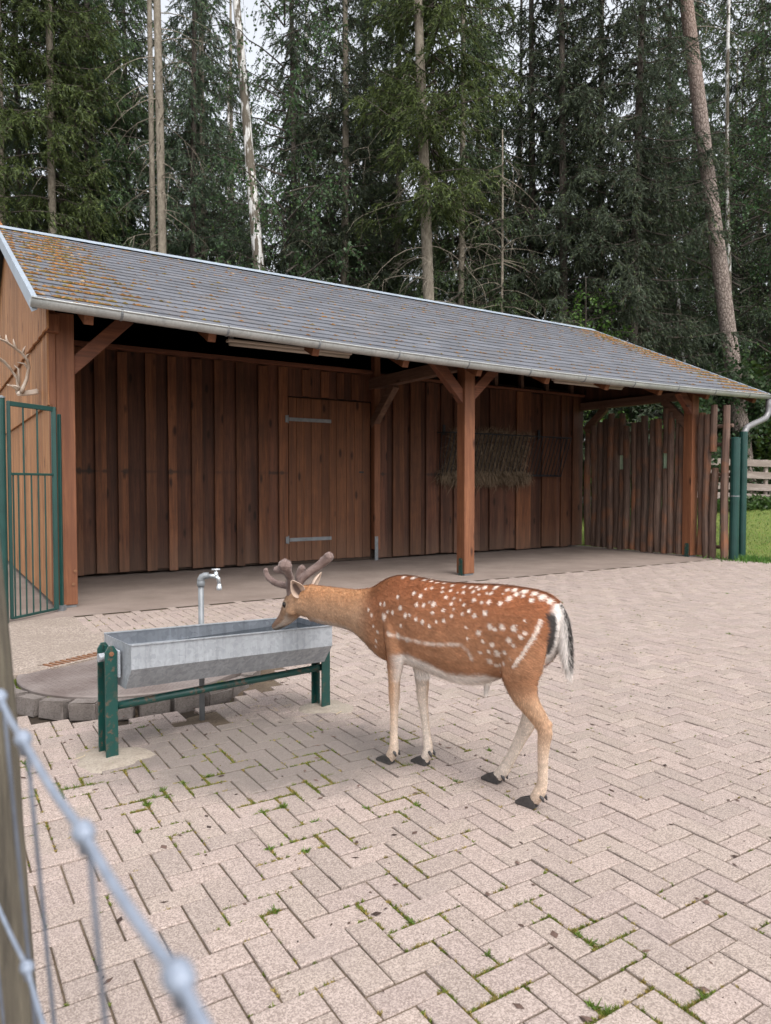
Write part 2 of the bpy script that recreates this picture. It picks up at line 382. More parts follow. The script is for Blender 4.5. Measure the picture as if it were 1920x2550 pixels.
# ------------------------------------------------------------------ terrain
def terrain_h(x, y):
    u, v = UV(x, y)
    du = np.maximum(np.maximum(-7 - u, u - 11.6), 0); dv = np.maximum(np.maximum(-20 - v, v - 9.5), 0)
    d = np.hypot(du, dv)
    return -.06 + .9 * sm(0, 7.5, d) + .04 * np.sin(x * .7) * np.cos(y * .5) * sm(1, 6, d) + sm(14, 60, d) * 2.5
xs = np.concatenate([np.linspace(-140, -30, 12), np.linspace(-28, 32, 76), np.linspace(34, 140, 12)])
ys = np.concatenate([np.linspace(-40, -6, 8), np.linspace(-5, 45, 64), np.linspace(48, 260, 22)])
X, Y = np.meshgrid(xs, ys); Z = terrain_h(X, Y)
nx, ny = len(xs), len(ys)
me = bpy.data.meshes.new('ground')
me.from_pydata(np.stack([X, Y, Z], -1).reshape(-1, 3).tolist(), [], [(j * nx + i, j * nx + i + 1, (j + 1) * nx + i + 1, (j + 1) * nx + i) for j in range(ny - 1) for i in range(nx - 1)])
me.polygons.foreach_set('use_smooth', [True] * len(me.polygons))
tag(link('ground', me, m=M_ground), 'brown forest floor behind the shelter', 'ground', kind='structure')
# lawn sheet right of the log fence
U_, V_ = np.meshgrid(np.linspace(11.52, 23, 40), np.linspace(-8, 9, 50))
LX = O.x + U_ * cu - V_ * su; LY = O.y + U_ * su + V_ * cu; LZ = np.maximum(terrain_h(LX, LY) + .012, -.012 - .0 * U_)
me = bpy.data.meshes.new('lawn'); me.from_pydata(np.stack([LX, LY, LZ], -1).reshape(-1, 3).tolist(), [], [(j * 40 + i, j * 40 + i + 1, (j + 1) * 40 + i + 1, (j + 1) * 40 + i) for j in range(49) for i in range(39)])
me.polygons.foreach_set('use_smooth', [True] * len(me.polygons))
tag(link('lawn', me, m=M_lawn), 'mossy green lawn beyond the log fence', 'lawn', kind='structure')
n = 42000
gu = 11.55 + 9 * rng.random(n) ** 1.3; gv = rng.uniform(-4.5, 6, n)
gx = O.x + gu * cu - gv * su; gy = O.y + gu * su + gv * cu; gz = np.maximum(terrain_h(gx, gy) + .012, -.012)
d = nrm(np.stack([rng.normal(0, .5, n), rng.normal(0, .5, n), np.ones(n)], 1))
gc = np.array([.13, .21, .035]) * rng.uniform(.6, 1.3, (n, 1)) * (1 + .25 * np.sin(gu * 3 + gv * 2)[:, None]); gc[rng.random(n) < .2] = (.28, .25, .08)
g = link('grass', tri_mesh('grass', blades(np.stack([gx, gy, gz], 1), d, rng.uniform(.025, .06, n), rng.uniform(.008, .016, n)), M_leaf, gc))
tag(g, 'short green grass blades on the lawn', 'grass', kind='stuff')

# ------------------------------------------------------------------ paving
MOD = .1; PU0, PV0 = -.606, -7.19
LIM_V = -.62                        # front edge of the concrete floor
pu = np.linspace(-3.2, 13.8, 171); pv = np.linspace(-9.6, LIM_V, 91)
U_, V_ = np.meshgrid(pu, pv)
BX = O.x + U_ * cu - V_ * su; BY = O.y + U_ * su + V_ * cu
rr = np.hypot(BX - COVER[0], BY - COVER[1]); aa = np.arctan2(BY - COVER[1], BX - COVER[0])
BZ = -.0075 - .1 * sm(.84, .9, rr) * (1 - sm(1.0, 1.1, rr)) * sm(-2.6, -2.2, aa) * (1 - sm(-.7, -.3, aa))
nb, mb_ = len(pu), len(pv)
me = bpy.data.meshes.new('paving'); me.from_pydata(np.stack([BX, BY, BZ], -1).reshape(-1, 3).tolist(), [], [(j * nb + i, j * nb + i + 1, (j + 1) * nb + i + 1, (j + 1) * nb + i) for j in range(mb_ - 1) for i in range(nb - 1)])
paving = tag(link('paving', me, m=M_joint), 'herringbone yard paving of pinkish concrete blocks with mossy joints', 'paving', kind='structure')
G = .0034; CH = .0034
def paver_geo(L, Wd):
    a, b_ = L / 2 - G, Wd / 2 - G
    o = [(-a, -b_, -CH), (a, -b_, -CH), (a, b_, -CH), (-a, b_, -CH)]
    i = [(-a + CH, -b_ + CH, 0), (a - CH, -b_ + CH, 0), (a - CH, b_ - CH, 0), (-a + CH, b_ - CH, 0)]
    l = [(x, y, -.07) for x, y, z in o]
    return l + o + i, [(8, 9, 10, 11)] + [(4 + k, 4 + (k + 1) % 4, 8 + (k + 1) % 4, 8 + k) for k in range(4)] + [(k, (k + 1) % 4, 4 + (k + 1) % 4, 4 + k) for k in range(4)]
pv_list = []
for i in range(-90, 120):
    for j in range(-80, 80):
        for kind in (0, 1):
            x = i + 2 * j; y = i - 2 * j
            cu_, cv_ = (x + 1, y + .5) if kind == 0 else (x + 2.5, y)
            u = PU0 + cu_ * MOD; v = PV0 + cv_ * MOD
            if not (-3.1 < u < 13.6 and -9.5 < v < LIM_V - .06): continue
            if u < -.12 and v > -3.3: continue
            p = W(u, v); 
            if math.hypot(p.x - COVER[0], p.y - COVER[1]) < 1.02: continue
            if math.hypot(p.x + 1.12, p.y - 4.33) < .12: continue
            if u > 11.5 and v > -1.62 - .02 * (u - 11.5): continue
            pv_list.append((u, v, kind, p))
def in_view(p):
    if p.y < .8: return False
    f_ = 1566; x = p.x / p.y * f_ + 833; y = 1050 + 1.4 / p.y * f_
    return -25 < x < 1690 and y < 2240
pv_list.sort(key=lambda q: (not in_view(q[3]), q[3].y))
vs, fs = paver_geo(.2, .1)
pm = []
for k in range(6):
    me = bpy.data.meshes.new('paver'); me.from_pydata(vs, [], fs); me.materials.append(M_paver)
    a = me.color_attributes.new('Col', 'FLOAT_COLOR', 'POINT'); s = .93 + .03 * k; c = (s * 1.02, s * (.995 - .008 * (k % 3)), s * (.985 - .012 * (k % 2)), 1)
    a.data.foreach_set('color', np.tile(c, len(vs)).astype(np.float32)); pm.append(me)
for u, v, kind, p in pv_list[:300]:
    o = link('paver', random.choice(pm), paving); q = random.gauss(0, .0018)
    o.location = (p.x, p.y, q); o.rotation_euler = (random.gauss(0, .008), random.gauss(0, .007), ANG + (R(90) if kind else 0) + random.gauss(0, .006))
rest = pv_list[300:]
base = np.array(vs); nv = len(vs)
allv = []; allf = []; allc = []
for q, (u, v, kind, p) in enumerate(rest):
    a = ANG + (R(90) if kind else 0) + random.gauss(0, .006); c, s = math.cos(a), math.sin(a)
    tx, ty = random.gauss(0, .006), random.gauss(0, .006)
    b2 = base.copy(); b2[:, 2] += b2[:, 0] * tx + b2[:, 1] * ty + random.gauss(0, .0013)
    allv.append(np.stack([b2[:, 0] * c - b2[:, 1] * s + p.x, b2[:, 0] * s + b2[:, 1] * c + p.y, b2[:, 2]], 1))
    allf += [tuple(x + q * nv for x in f) for f in fs]
    s = random.uniform(.92, 1.1); allc.append(np.tile((s * 1.02, s * random.uniform(.975, 1), s * random.uniform(.96, .99), 1), (nv, 1)))
me = bpy.data.meshes.new('paver_field'); me.from_pydata(np.concatenate(allv).tolist(), [], allf); me.materials.append(M_paver)
me.color_attributes.new('Col', 'FLOAT_COLOR', 'POINT').data.foreach_set('color', np.concatenate(allc).astype(np.float32).ravel())
tag(link('paver_field', me, paving), kind='stuff')
# moss and grass sprigs in the joints
def joint_points(n, dens):
    out = []
    while len(out) < n:
        u, v, kind, p = random.choice(pv_list[:2600])
        a, b_ = (.1, .05) if kind == 0 else (.05, .1)
        if random.random() < .5: q = (random.uniform(-a, a), random.choice((-b_, b_)))
        else: q = (random.choice((-a, a)), random.uniform(-b_, b_))
        P = W(u + q[0], v + q[1])
        if random.random() < dens(P.x, P.y, u + q[0], v + q[1]): out.append((P.x, P.y))
    return np.array(out)
def vnoise(x, y): return .5 + .25 * math.sin(x * 7.1 + 1.3 * math.sin(y * 5)) + .25 * math.sin(y * 8.3 + 1.7 * math.sin(x * 6 + 1))
def dens(x, y, u, v):
    d = .012
    d += 1.0 * math.exp(-(((x + .75) / .75) ** 2 + ((y - 3.38) / .3) ** 2))
    d += .55 * math.exp(-(((x - .02) / .35) ** 2 + ((y - 3.75) / .3) ** 2))
    d += .8 * math.exp(-(((x - .62) / .42) ** 2 + ((y - 1.95) / .32) ** 2))
    d += .35 * math.exp(-(((x + .1) / .5) ** 2 + ((y - 2.55) / .4) ** 2))
    d += .5 * math.exp(-(((x + 1.55) / .25) ** 2 + ((y - 3.6) / .4) ** 2))
    return d * sm(.45, .8, vnoise(x * 1.7, y * 1.7))
jp = joint_points(3600, dens); n = len(jp); k = 16
b0 = np.repeat(np.c_[jp, np.full(n, -.006)], k, 0); b0[:, :2] += rng.normal(0, .0028, (n * k, 2))
d = nrm(np.c_[rng.normal(0, .7, (n * k, 2)), np.ones(n * k) * .8])
cc = np.array([.1, .125, .02]) * rng.uniform(.6, 1.6, (n * k, 1)); dry = np.repeat(rng.random(n) < .4, k); cc[dry] = np.array([.26, .2, .06]) * rng.uniform(.6, 1.2, (dry.sum(), 1))
tag(link('joint_moss', tri_mesh('joint_moss', blades(b0, d, rng.uniform(.006, .017, n * k), rng.uniform(.003, .006, n * k)), M_moss, cc), paving), kind='stuff')
sp_ = joint_points(42, dens); k = 26
b0 = np.repeat(np.c_[sp_, np.full(len(sp_), -.004)], k, 0); b0[:, :2] += rng.normal(0, .006, b0[:, :2].shape)
d = nrm(np.c_[rng.normal(0, .9, (len(b0), 2)), np.ones(len(b0)) * .8])
cc = np.array([.1, .2, .03]) * rng.uniform(.6, 1.5, (len(b0), 1))
tag(link('joint_weed', tri_mesh('joint_weed', blades(b0, d, rng.uniform(.012, .032, len(b0)), rng.uniform(.004, .009, len(b0))), M_leaf, cc), paving), kind='stuff')
# crumbs, droppings and straw litter
n = 900; lx = rng.uniform(-1.8, 2.6, n); ly = rng.uniform(1.2, 6.5, n)
V = []; cc = []
for x, y in zip(lx, ly):
    a = rng.random() * 6.28; L = .004 + .018 * rng.random() ** 2.5; wd = L * rng.uniform(.3, .7); h = .0035
    e1 = np.array([math.cos(a), math.sin(a), 0]) * L; e2 = np.array([-math.sin(a), math.cos(a), 0]) * wd; c = np.array([x, y, .001]); tp = c + [0, 0, h]
    V += [c - e1, c + e2, tp, c + e2, c + e1, tp, c + e1, c - e2, tp, c - e2, c - e1, tp]; cc += [np.array([.085, .055, .045]) * rng.uniform(.4, 1.5)] * 4
tag(link('litter', tri_mesh('litter', V, M_attr, np.array(cc))), 'brown crumbs and leaf bits scattered on the paving', 'litter', kind='stuff')
def straw(name, pts, n, spread, label):
    V = []; cc = []
    for i in range(n):
        p = np.array(pts[i % len(pts)]) + np.r_[rng.normal(0, spread, 2), 0]; a = rng.random() * 6.28; L = rng.uniform(.04, .14); bend = rng.normal(0, .5)
        d1 = np.array([math.cos(a), math.sin(a), .04]); d2 = np.array([math.cos(a + bend), math.sin(a + bend), -.02]); w_ = np.array([-d1[1], d1[0], 0]) * .0016
        q = p + d1 * L / 2; r_ = q + d2 * L / 2
        V += [p - w_, p + w_, q + w_, p - w_, q + w_, q - w_, q - w_, q + w_, r_]; cc += [np.array([.5, .38, .2]) * rng.uniform(.6, 1.2)] * 3
    tag(link(name, tri_mesh(name, V, M_attr, np.array(cc))), label, 'straw', kind='stuff')
straw('straw', [(-.35, 4.5, .004), (-.28, 4.42, .004), (-1.45, 3.72, .01), (-.75, 4.55, .004)], 34, .09, 'dry straw stalks lying round the trough legs')
# concrete floor under the shelter, aggregate concrete at its left front
mb = MB(); mb.add([W(-1.2, LIM_V, .0), W(11.62, LIM_V, 0), W(11.62, 8.7, 0), W(-1.2, 8.7, 0)], [(0, 1, 2, 3)])
tag(mb.build('concrete_floor', M_slab), 'grey brown concrete floor under the shelter', 'floor', kind='structure')
mb = MB(); mb.prism([(-4, -3.26), (-.1, -3.26), (-.1, LIM_V - .03), (-.12, LIM_V), (-4, LIM_V)], -.06, .002, lambda x, y, h: W(x, y, h))
tag(mb.build('concrete_apron', M_aggr), 'washed pebble concrete apron left of the paving', 'pavement', kind='structure')
mb = MB(); mb.add([W(-6, LIM_V, -.004), W(-1.2, LIM_V, -.004), W(-1.2, 9, -.004), W(-6, 9, -.004)], [(0, 1, 2, 3)])
tag(mb.build('path', M_aggr), 'pale gravel path behind the green gate', 'path', kind='structure')

# ------------------------------------------------------------------ round cover, ring of blocks, grate
e = empty('manhole_cover', (*COVER, 0)); tag(e, 'large round rusty chequer plate cover behind the water trough', 'manhole cover')
MB().lathe([(CR, -.1), (CR, .078), (CR - .006, .086), (CR - .02, .088)], n=72).build('plate', M_cover, e)
V = []
for i in range(-32, 33):
    for j in range(-32, 33):
        x, y = i * .026, j * .026
        if math.hypot(x, y) > CR - .03: continue
        a = R(45) if (i + j) % 2 else R(-45); c, s = math.cos(a + ANG), math.sin(a + ANG)
        e1 = np.array([c, s, 0]) * .0125; e2 = np.array([-s, c, 0]) * .0035; p = np.array([x, y, .0885]); tp = p + [0, 0, .003]
        V += [p - e1, p - e2, tp, p - e2, p + e1, tp, p + e1, p + e2, tp, p + e2, p - e1, tp]
tag(link('chequer_pattern', tri_mesh('chequer_pattern', V, M_cover), e), kind='stuff')
ring = empty('block_ring', (*COVER, 0)); tag(ring, 'curved row of worn grey kerb blocks round the round cover', 'kerb')
a = -166.0; k = 0
while a < 25:
    L = random.uniform(.175, .205); rr_ = CR + .072 + random.uniform(-.008, .012)
    da = math.degrees(L / rr_)
    th = R(a + da / 2); sunk = -.02 * sm(-80, -40, a) - .012 * random.random()
    me = MB().box((0, 0, 0), (.1, L - .008, .115)).mesh('block', M_stone, bevel=.008, seg=2)
    for v_ in me.vertices: v_.co += Vector((random.gauss(0, .0025), random.gauss(0, .0025), random.gauss(0, .0025)))
    o = link('block', me, ring); o.location = (rr_ * math.cos(th), rr_ * math.sin(th), .026 + sunk); o.rotation_euler = (random.gauss(0, .035), random.gauss(0, .05), th + random.gauss(0, .04))
    a += da + math.degrees(.016 / rr_) + (random.uniform(0, 4) if random.random() < .3 else 0); k += 1
tag(link('soil', MB().lathe([(.17, -.05), (.14, -.012), (.05, -.022), (.03, -.05)], (-1.1, 4.35, 0), 20).mesh('soil', M_soil)), 'dark damp soil in the hole round the tap pipe', 'soil', kind='stuff')
tag(link('soil', MB().lathe([(1.12, -.075), (1.0, -.045), (.86, -.035), (.8, -.06)], (*COVER, 0), 60).mesh('soil', M_soil)), 'dark crumbly soil round the cover', 'soil', kind='stuff')
mb = MB(); mb.prism([(-2.62, 4.98), (-2.5, 5.03), (-1.93, 6.0), (-2.5, 6.5), (-3.4, 5.6)], -.02, .094, lambda x, y, h: Vector((x, y, h)))
tag(mb.build('concrete_step', M_aggr, bevel=.01), 'low pebble concrete step overlapping the round cover', 'concrete step')
gr = empty('drain_grate', (-2.27, 5.5, .022), R(59.5)); tag(gr, 'slotted drain channel strip at the edge of the round cover', 'drain grate')
for k in range(15): MB().box((-.33 + k * .047, 0, .075), (.016, .13, .012)).build('grate_bar', M_rust, gr)
for s in (-1, 1): MB().box((0, s * .075, .073), (.74, .02, .02), None).build('rim', M_aggr, gr, bevel=.003)
MB().box((0, 0, .035), (.72, .13, .05)).build('channel', M_soil, gr)
# moss between ring blocks and cover
n = 5000; th = rng.uniform(R(-165), R(-20), n); r0 = CR + rng.normal(.012, .012, n)
b0 = np.stack([r0 * np.cos(th), r0 * np.sin(th), np.full(n, .03) + rng.random(n) * .025], 1)
keep = (np.sin(th * 9) + np.sin(th * 23 + 1)) > .2; b0 = b0[keep]
d = nrm(np.c_[rng.normal(0, .6, (len(b0), 2)), np.ones(len(b0))])
tag(link('ring_moss', tri_mesh('ring_moss', blades(b0, d, rng.uniform(.01, .025, len(b0)), .006), M_moss, np.array([.13, .17, .03]) * rng.uniform(.5, 1.4, (len(b0), 1))), ring), kind='stuff')
# ------------------------------------------------------------------ the shelter
shed = empty('deer_shelter', O, ANG)
tag(shed, 'long brown timber shelter with grey shingle roof and open front', 'shelter')
V_E, V_R, U_L, U_R = -.6, 4.0, -.44, 13.03
def ze(u):
    x = (u - U_L) / (U_R - U_L); return 3.342 - .095 * x - .4 * x * (1 - x)
def zr(u):
    x = (u - U_L) / (U_R - U_L); return 5.44 - .085 * x + .03 * x * (1 - x)
def zroof(u, v): return ze(u) + (zr(u) - ze(u)) * (v - V_E) / (V_R - V_E)
VW = 2.85
def part(name, mb, m, parent=shed, **k): return mb.build(name, m, parent, **k)
def timber(name, a, b_, w_, h, m, parent=shed, up=(0, 0, 1)): return part(name, MB().bar(a, b_, w_, h, up), m, parent, bevel=.006)
# posts
for u0, v0, zt in ((-.055, .1, 3.36), (5.74, .0, 3.3), (11.4, .0, 3.27)):
    p = timber('post', (u0, v0, .03), (u0, v0, zt), .2, .2, W_post, up=(0, 1, 0))
    part('post_shoe', MB().box((u0, v0, .017), (.17, .17, .03)), M_steel, p)
for u0, v0 in ((5.63, -.02), (11.29, -.02)):
    part('steel_plate', MB().prism([(-.045, 0), (.045, 0), (.045, .24), (.028, .27), (-.028, .27), (-.045, .24)], -.008, .0, lambda x, y, h: (u0 + h, v0 + x, y)), M_green)
for i, z in enumerate((.27, .42)):
    part('bolt', MB().tube([(.0 + .02 * i, -.004, z), (.0 + .02 * i, -.012, z)], .018, 10), M_rust)
# plates and ties
timber('front_plate', (-.2, .1, 3.47), (12.9, .02, 3.33), .14, .12, W_beamu)
timber('tie_beam', (5.74, -.1, 3.32), (5.74, VW, 3.32), .16, .2, W_beamv)
timber('tie_beam', (11.4, -.1, 3.19), (11.4, VW, 3.22), .16, .17, W_beamv)
def brace(a, b_, m=W_beamu, w_=.13): return timber('brace', a, b_, w_, .16, m)
brace((.0, .1, 2.74), (.66, .1, 3.4)); brace((5.72, .02, 2.72), (5.1, .02, 3.34)); brace((5.78, .0, 2.78), (6.33, .0, 3.3)); brace((11.42, -.02, 2.8), (10.98, -.02, 3.24))
brace((5.76, VW - .02, 2.55), (5.76, 2.08, 3.23), W_beamv); brace((11.36, 2.68, 2.66), (11.36, 2.1, 3.14), W_beamv, .1); brace((11.36, .0, 2.56), (11.36, .6, 3.14), W_beamv, .1)
# partition post in the back wall
pp = timber('wall_post', (5.77, VW - .09, .2), (5.77, VW - .09, 3.85), .13, .13, W_post, up=(0, 1, 0))
part('steel_plate', MB().box((5.74, VW - .165, .2), (.07, .01, .5)), M_steel, pp)
# back wall
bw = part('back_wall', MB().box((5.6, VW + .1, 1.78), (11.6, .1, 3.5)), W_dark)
timber('top_rail', (-.1, VW - .05, 3.545), (5.7, VW - .05, 3.53), .13, .07, W_beamu)
timber('top_rail', (5.83, VW - .02, 3.5), (11.5, VW - .02, 3.47), .08, .05, W_beamu)
def board(u0, u1, v0, th, z0, z1, m, parent=bw, name='board'):
    t_ = random.gauss(0, .002)
    mb = MB(); zj = random.uniform(-.006, .006)
    mb.add([(u0, v0, z0 + zj), (u1, v0, z0 - zj), (u1 + t_, v0, z1), (u0 + t_, v0, z1), (u0, v0 - th, z0 + zj), (u1, v0 - th, z0 - zj), (u1 + t_, v0 - th, z1), (u0 + t_, v0 - th, z1)],
           [(0, 1, 2, 3), (4, 7, 6, 5), (0, 4, 5, 1), (1, 5, 6, 2), (2, 6, 7, 3), (3, 7, 4, 0)])
    return part(name, mb, m, parent, bevel=.004)
bat = [(.42, .58), (.771, .934), (1.105, 1.257), (1.531, 1.696), (1.883, 2.021), (2.264, 2.444), (2.651, 2.798), (3.03, 3.174), (3.432, 3.613), (3.811, 3.985)]
bat = [(-.05, .1)] + bat
for i, (a, b_) in enumerate(bat):
    board(a, b_, VW - .022, .034, .03 + random.uniform(0, .03), 3.5 - random.uniform(0, .03), W_batten)
    if i + 1 < len(bat): board(b_ - .025, bat[i + 1][0] + .025, VW + .03 + random.uniform(-.003, .0), .024, .04 + random.uniform(0, .03), 3.51, W_wall)
ab = [(4.267, 4.427), (4.639, 4.796), (4.963, 5.111), (5.27, 5.422)]; ed = [3.97] + [x for q in ab for x in q] + [5.7]
for a, b_ in ab: board(a, b_, VW - .028, .026, 3.0, 3.47, W_batten)
for i in range(0, len(ed), 2): board(ed[i] - .02, ed[i + 1] + .02, VW, .024, 2.99, 3.5, W_wall)
rb = [5.84, 6.02, 6.22, 6.418, 6.62, 6.814, 7.0, 7.194, 7.36, 7.529, 7.70, 7.854, 8.08, 8.312, 8.644, 8.983, 9.395, 9.753, 10.154, 10.53, 10.74, 10.916, 11.1, 11.276, 11.45]
for i in range(len(rb) - 1):
    out = i % 2 == 0
    board(rb[i] - (.03 if out else 0), rb[i + 1] + (.03 if out else 0), VW + (-.022 if out else .03), .03, .02 + random.uniform(0, .035), 3.46 - random.uniform(0, .03), W_batten if (out and random.random() < .4) else W_wall)
for u0 in (8.84, 9.576, 10.325, 11.105): timber('stud', (u0, VW + .06, 3.4), (u0, VW + .06, zroof(u0, VW) - .1), .09, .1, W_beamv, up=(0, 1, 0))
# door
door = part('door', MB().box((4.84, VW + .012, 1.49), (1.68, .02, 2.95)), W_dark)
pl = [4.005, 4.159, 4.302, 4.448, 4.657, 4.81, 4.958, 5.171, 5.345, 5.51, 5.69]
for i in range(len(pl) - 1): board(pl[i] + .002, pl[i + 1] - .002, VW - .004, .026, .06, 2.965, W_door, door, 'plank')
for z, c in ((2.58, M_steel), (.445, M_steel)):
    h = part('hinge', MB().box((4.43, VW - .037, z), (.84, .008, .062)).tube([(3.985, VW - .04, z - .07), (3.985, VW - .04, z + .07)], .018, 8).box((3.95, VW - .07, z), (.05, .01, .12)), c, door)
part('keyhole_plate', MB().box((5.49, VW - .034, 1.66), (.1, .008, .03)), M_black, door)
part('door_shadow_strip', MB().box((4.85, VW - .01, .03), (1.7, .03, .04)), W_dark, door)  # solid dark strip standing in for the shade under the door planks
# unseen loft floor added to keep the roof space dark; rear and gable walls
part('unseen_loft_floor', MB().box((5.6, 5.75, 3.56), (11.5, 5.6, .04)), W_dark)
part('rear_wall', MB().box((5.6, 8.55, 1.75), (11.5, .08, 3.5)), W_wall)
def gable(u0, v0, v1, zb, zl, zr_, name, m):
    pass
part('gable_wall', MB().prism([(.14, .03), (8.5, .03), (8.5, zroof(0, -.5) - .08), (V_R, zr(0) - .12), (.14, zroof(0, .1) - .1)], -.1, -.16, lambda x, y, h: (h, x, y)), W_dark)
part('gable_wall', MB().prism([(VW + .2, .03), (8.5, .03), (8.5, zroof(0, -.5) - .2), (V_R, zr(11) - .14), (VW + .2, zroof(11, VW) - .12)], 11.5, 11.45, lambda x, y, h: (h, x, y)), W_wall)
gw = part('gable_infill', MB().prism([(.0, 3.26), (VW + .2, 3.3), (VW + .2, zroof(11.4, VW) - .12), (.0, zroof(11.4, 0) - .14)], 11.49, 11.44, lambda x, y, h: (h, x, y)), W_wall)
# pale boards on the left gable: lower boards, then an overhanging skirt with a stepped lower edge
gl = part('gable_cladding', MB().box((-.175, 4.3, 1.2), (.02, 8.3, 2.2)), W_gable)
v = .13; random.seed(3)
while v < 7.5:
    w_ = random.uniform(.16, .2)
    zt = min(zroof(-.2, v) - .1, 3.9)
    part('board', MB().box((-.2, v + w_ / 2 - .002, (.06 + zt) / 2), (.024, w_ - .012, zt - .06)), W_gable, gl, bevel=.003)
    v += w_
v = -.02
while v < 7.5:                       # second layer, its foot at the gate height
    w_ = random.uniform(.16, .2); zt = min(zroof(-.2, v) - .08, 4.5)
    part('board', MB().box((-.232, v + w_ / 2, (2.31 + zt) / 2), (.024, w_ - .012, zt - 2.31)), W_gable, gl, bevel=.003)
    v += w_
v = -.3
while v < 7.5:                       # third layer of steps
    w_ = random.uniform(.16, .2); zb = 3.12 + random.uniform(-.012, .012) ; zt = zroof(-.25, v) - .06
    part('board', MB().box((-.268, v + w_ / 2, (zb + zt) / 2), (.026, w_ - .012, zt - zb)), W_gable, gl, bevel=.003)
    v += w_
timber('corner_trim', (-.19, -.005, .05), (-.19, -.005, 3.4), .07, .03, W_post, up=(0, 1, 0))
part('corner_board', MB().box((-.205, .05, 1.2), (.024, .14, 2.25)), W_gable, bevel=.003)
timber('plate_end', (-.27, -.03, 3.22), (-.12, -.03, 3.22), .12, .2, W_post)
# rafters and roof deck
for u0 in (.12, 1.5, 2.88, 4.28, 5.6, 7.0, 8.4, 9.8, 11.2, 12.75):
    rf = MB().bar((u0, V_E + .1, zroof(u0, V_E + .1) - .14), (u0, V_R, zr(u0) - .14), .1, .15)
    part('rafter', rf, W_beamv if u0 > 20 else W_post, bevel=.005)
us = np.linspace(U_L, U_R, 28)
def sheet(v0, v1, off, th, f=zroof):
    mb = MB(); n_ = len(us); P = []
    for u in us: P += [(u, v0, f(u, v0) + off), (u, v1, f(u, v1) + off), (u, v1, f(u, v1) + off - th), (u, v0, f(u, v0) + off - th)]
    F = [(0, 1, 2, 3), tuple(4 * (n_ - 1) + i for i in (3, 2, 1, 0))]
    for i in range(n_ - 1):
        for k in range(4): F.append((4 * i + k, 4 * i + 4 + k, 4 * i + 4 + (k + 1) % 4, 4 * i + (k + 1) % 4))
    return mb.add(P, F)
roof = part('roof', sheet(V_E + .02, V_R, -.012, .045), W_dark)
part('rear_slope', sheet(V_R, 8.6, -.004, .045, lambda u, v: zr(u) - (v - V_R) * .448), M_shingle, roof)
# shingles
SL = math.hypot(1, .448); PITCH = math.atan(.452)
rows = 21; EXP = (V_R - V_E) / rows; SW = .4
sh = []
for r_ in range(rows):
    v0 = V_E - .015 + r_ * EXP; off = (r_ % 2) * SW / 2 + random.gauss(0, .006)
    u = U_L + .01 - off
    while u < U_R - .02:
        a, b_ = max(u, U_L + .012), min(u + SW, U_R - .012)
        if b_ - a > .05: sh.append((a, b_, min(v0, V_R - 1.3 * EXP)))
        u += SW
camu, camv = UV(0, 0)
sh.sort(key=lambda q: (not (q[1] > -.3), math.hypot((q[0] + q[1]) / 2 - camu, q[2] - camv)))
def shingle_verts(w_):
    L = EXP * SL * 1.3; a = w_ / 2 - .0015; th = .009
    V = [(-a, 0, .008 + th), (a, 0, .008 + th), (a, L, .001), (-a, L, .001), (-a, 0, .003), (a, 0, .003)]
    return V, [(0, 1, 2, 3), (4, 5, 1, 0), (5, 2, 1), (4, 0, 3)]
sms = []
for k in range(4):
    V, F = shingle_verts(SW); me = bpy.data.meshes.new('shingle'); me.from_pydata(V, [], F); me.materials.append(M_shingle)
    s = .88 + .08 * k; me.color_attributes.new('Col', 'FLOAT_COLOR', 'POINT').data.foreach_set('color', np.tile((s, s, s, 1), len(V)).astype(np.float32)); sms.append(me)
cnt = 0; AV = []; AF = []; AC = []
for a, b_, v0 in sh:
    uc = (a + b_) / 2; vv = v0 + random.gauss(0, .008); z = zroof(uc, vv); slope = math.atan2(zr(uc) - ze(uc), V_R - V_E); roll = (zroof(uc + .1, vv) - zroof(uc - .1, vv)) / .2
    if cnt < 300 and b_ - a > SW - .001:
        o = link('shingle', random.choice(sms), roof); o.location = (uc, vv, z); o.rotation_euler = (slope + random.gauss(0, .004), -roll, random.gauss(0, .006)); cnt += 1
    else:
        V, F = shingle_verts(b_ - a); q = len(AV); c, s = math.cos(slope), math.sin(slope); lift = random.gauss(0, .001)
        for x, y, h in V: AV.append((uc + x, vv + y * c - h * s, z + x * roll + y * s + h * c + lift))
        AF += [tuple(i + q for i in f) for f in F]; s = random.uniform(.85, 1.16); AC += [(s, s, s, 1)] * len(V)
me = bpy.data.meshes.new('shingle_field'); me.from_pydata(AV, [], AF); me.materials.append(M_shingle)
me.color_attributes.new('Col', 'FLOAT_COLOR', 'POINT').data.foreach_set('color', np.array(AC, np.float32).ravel())
tag(link('shingle_field', me, roof), kind='stuff')
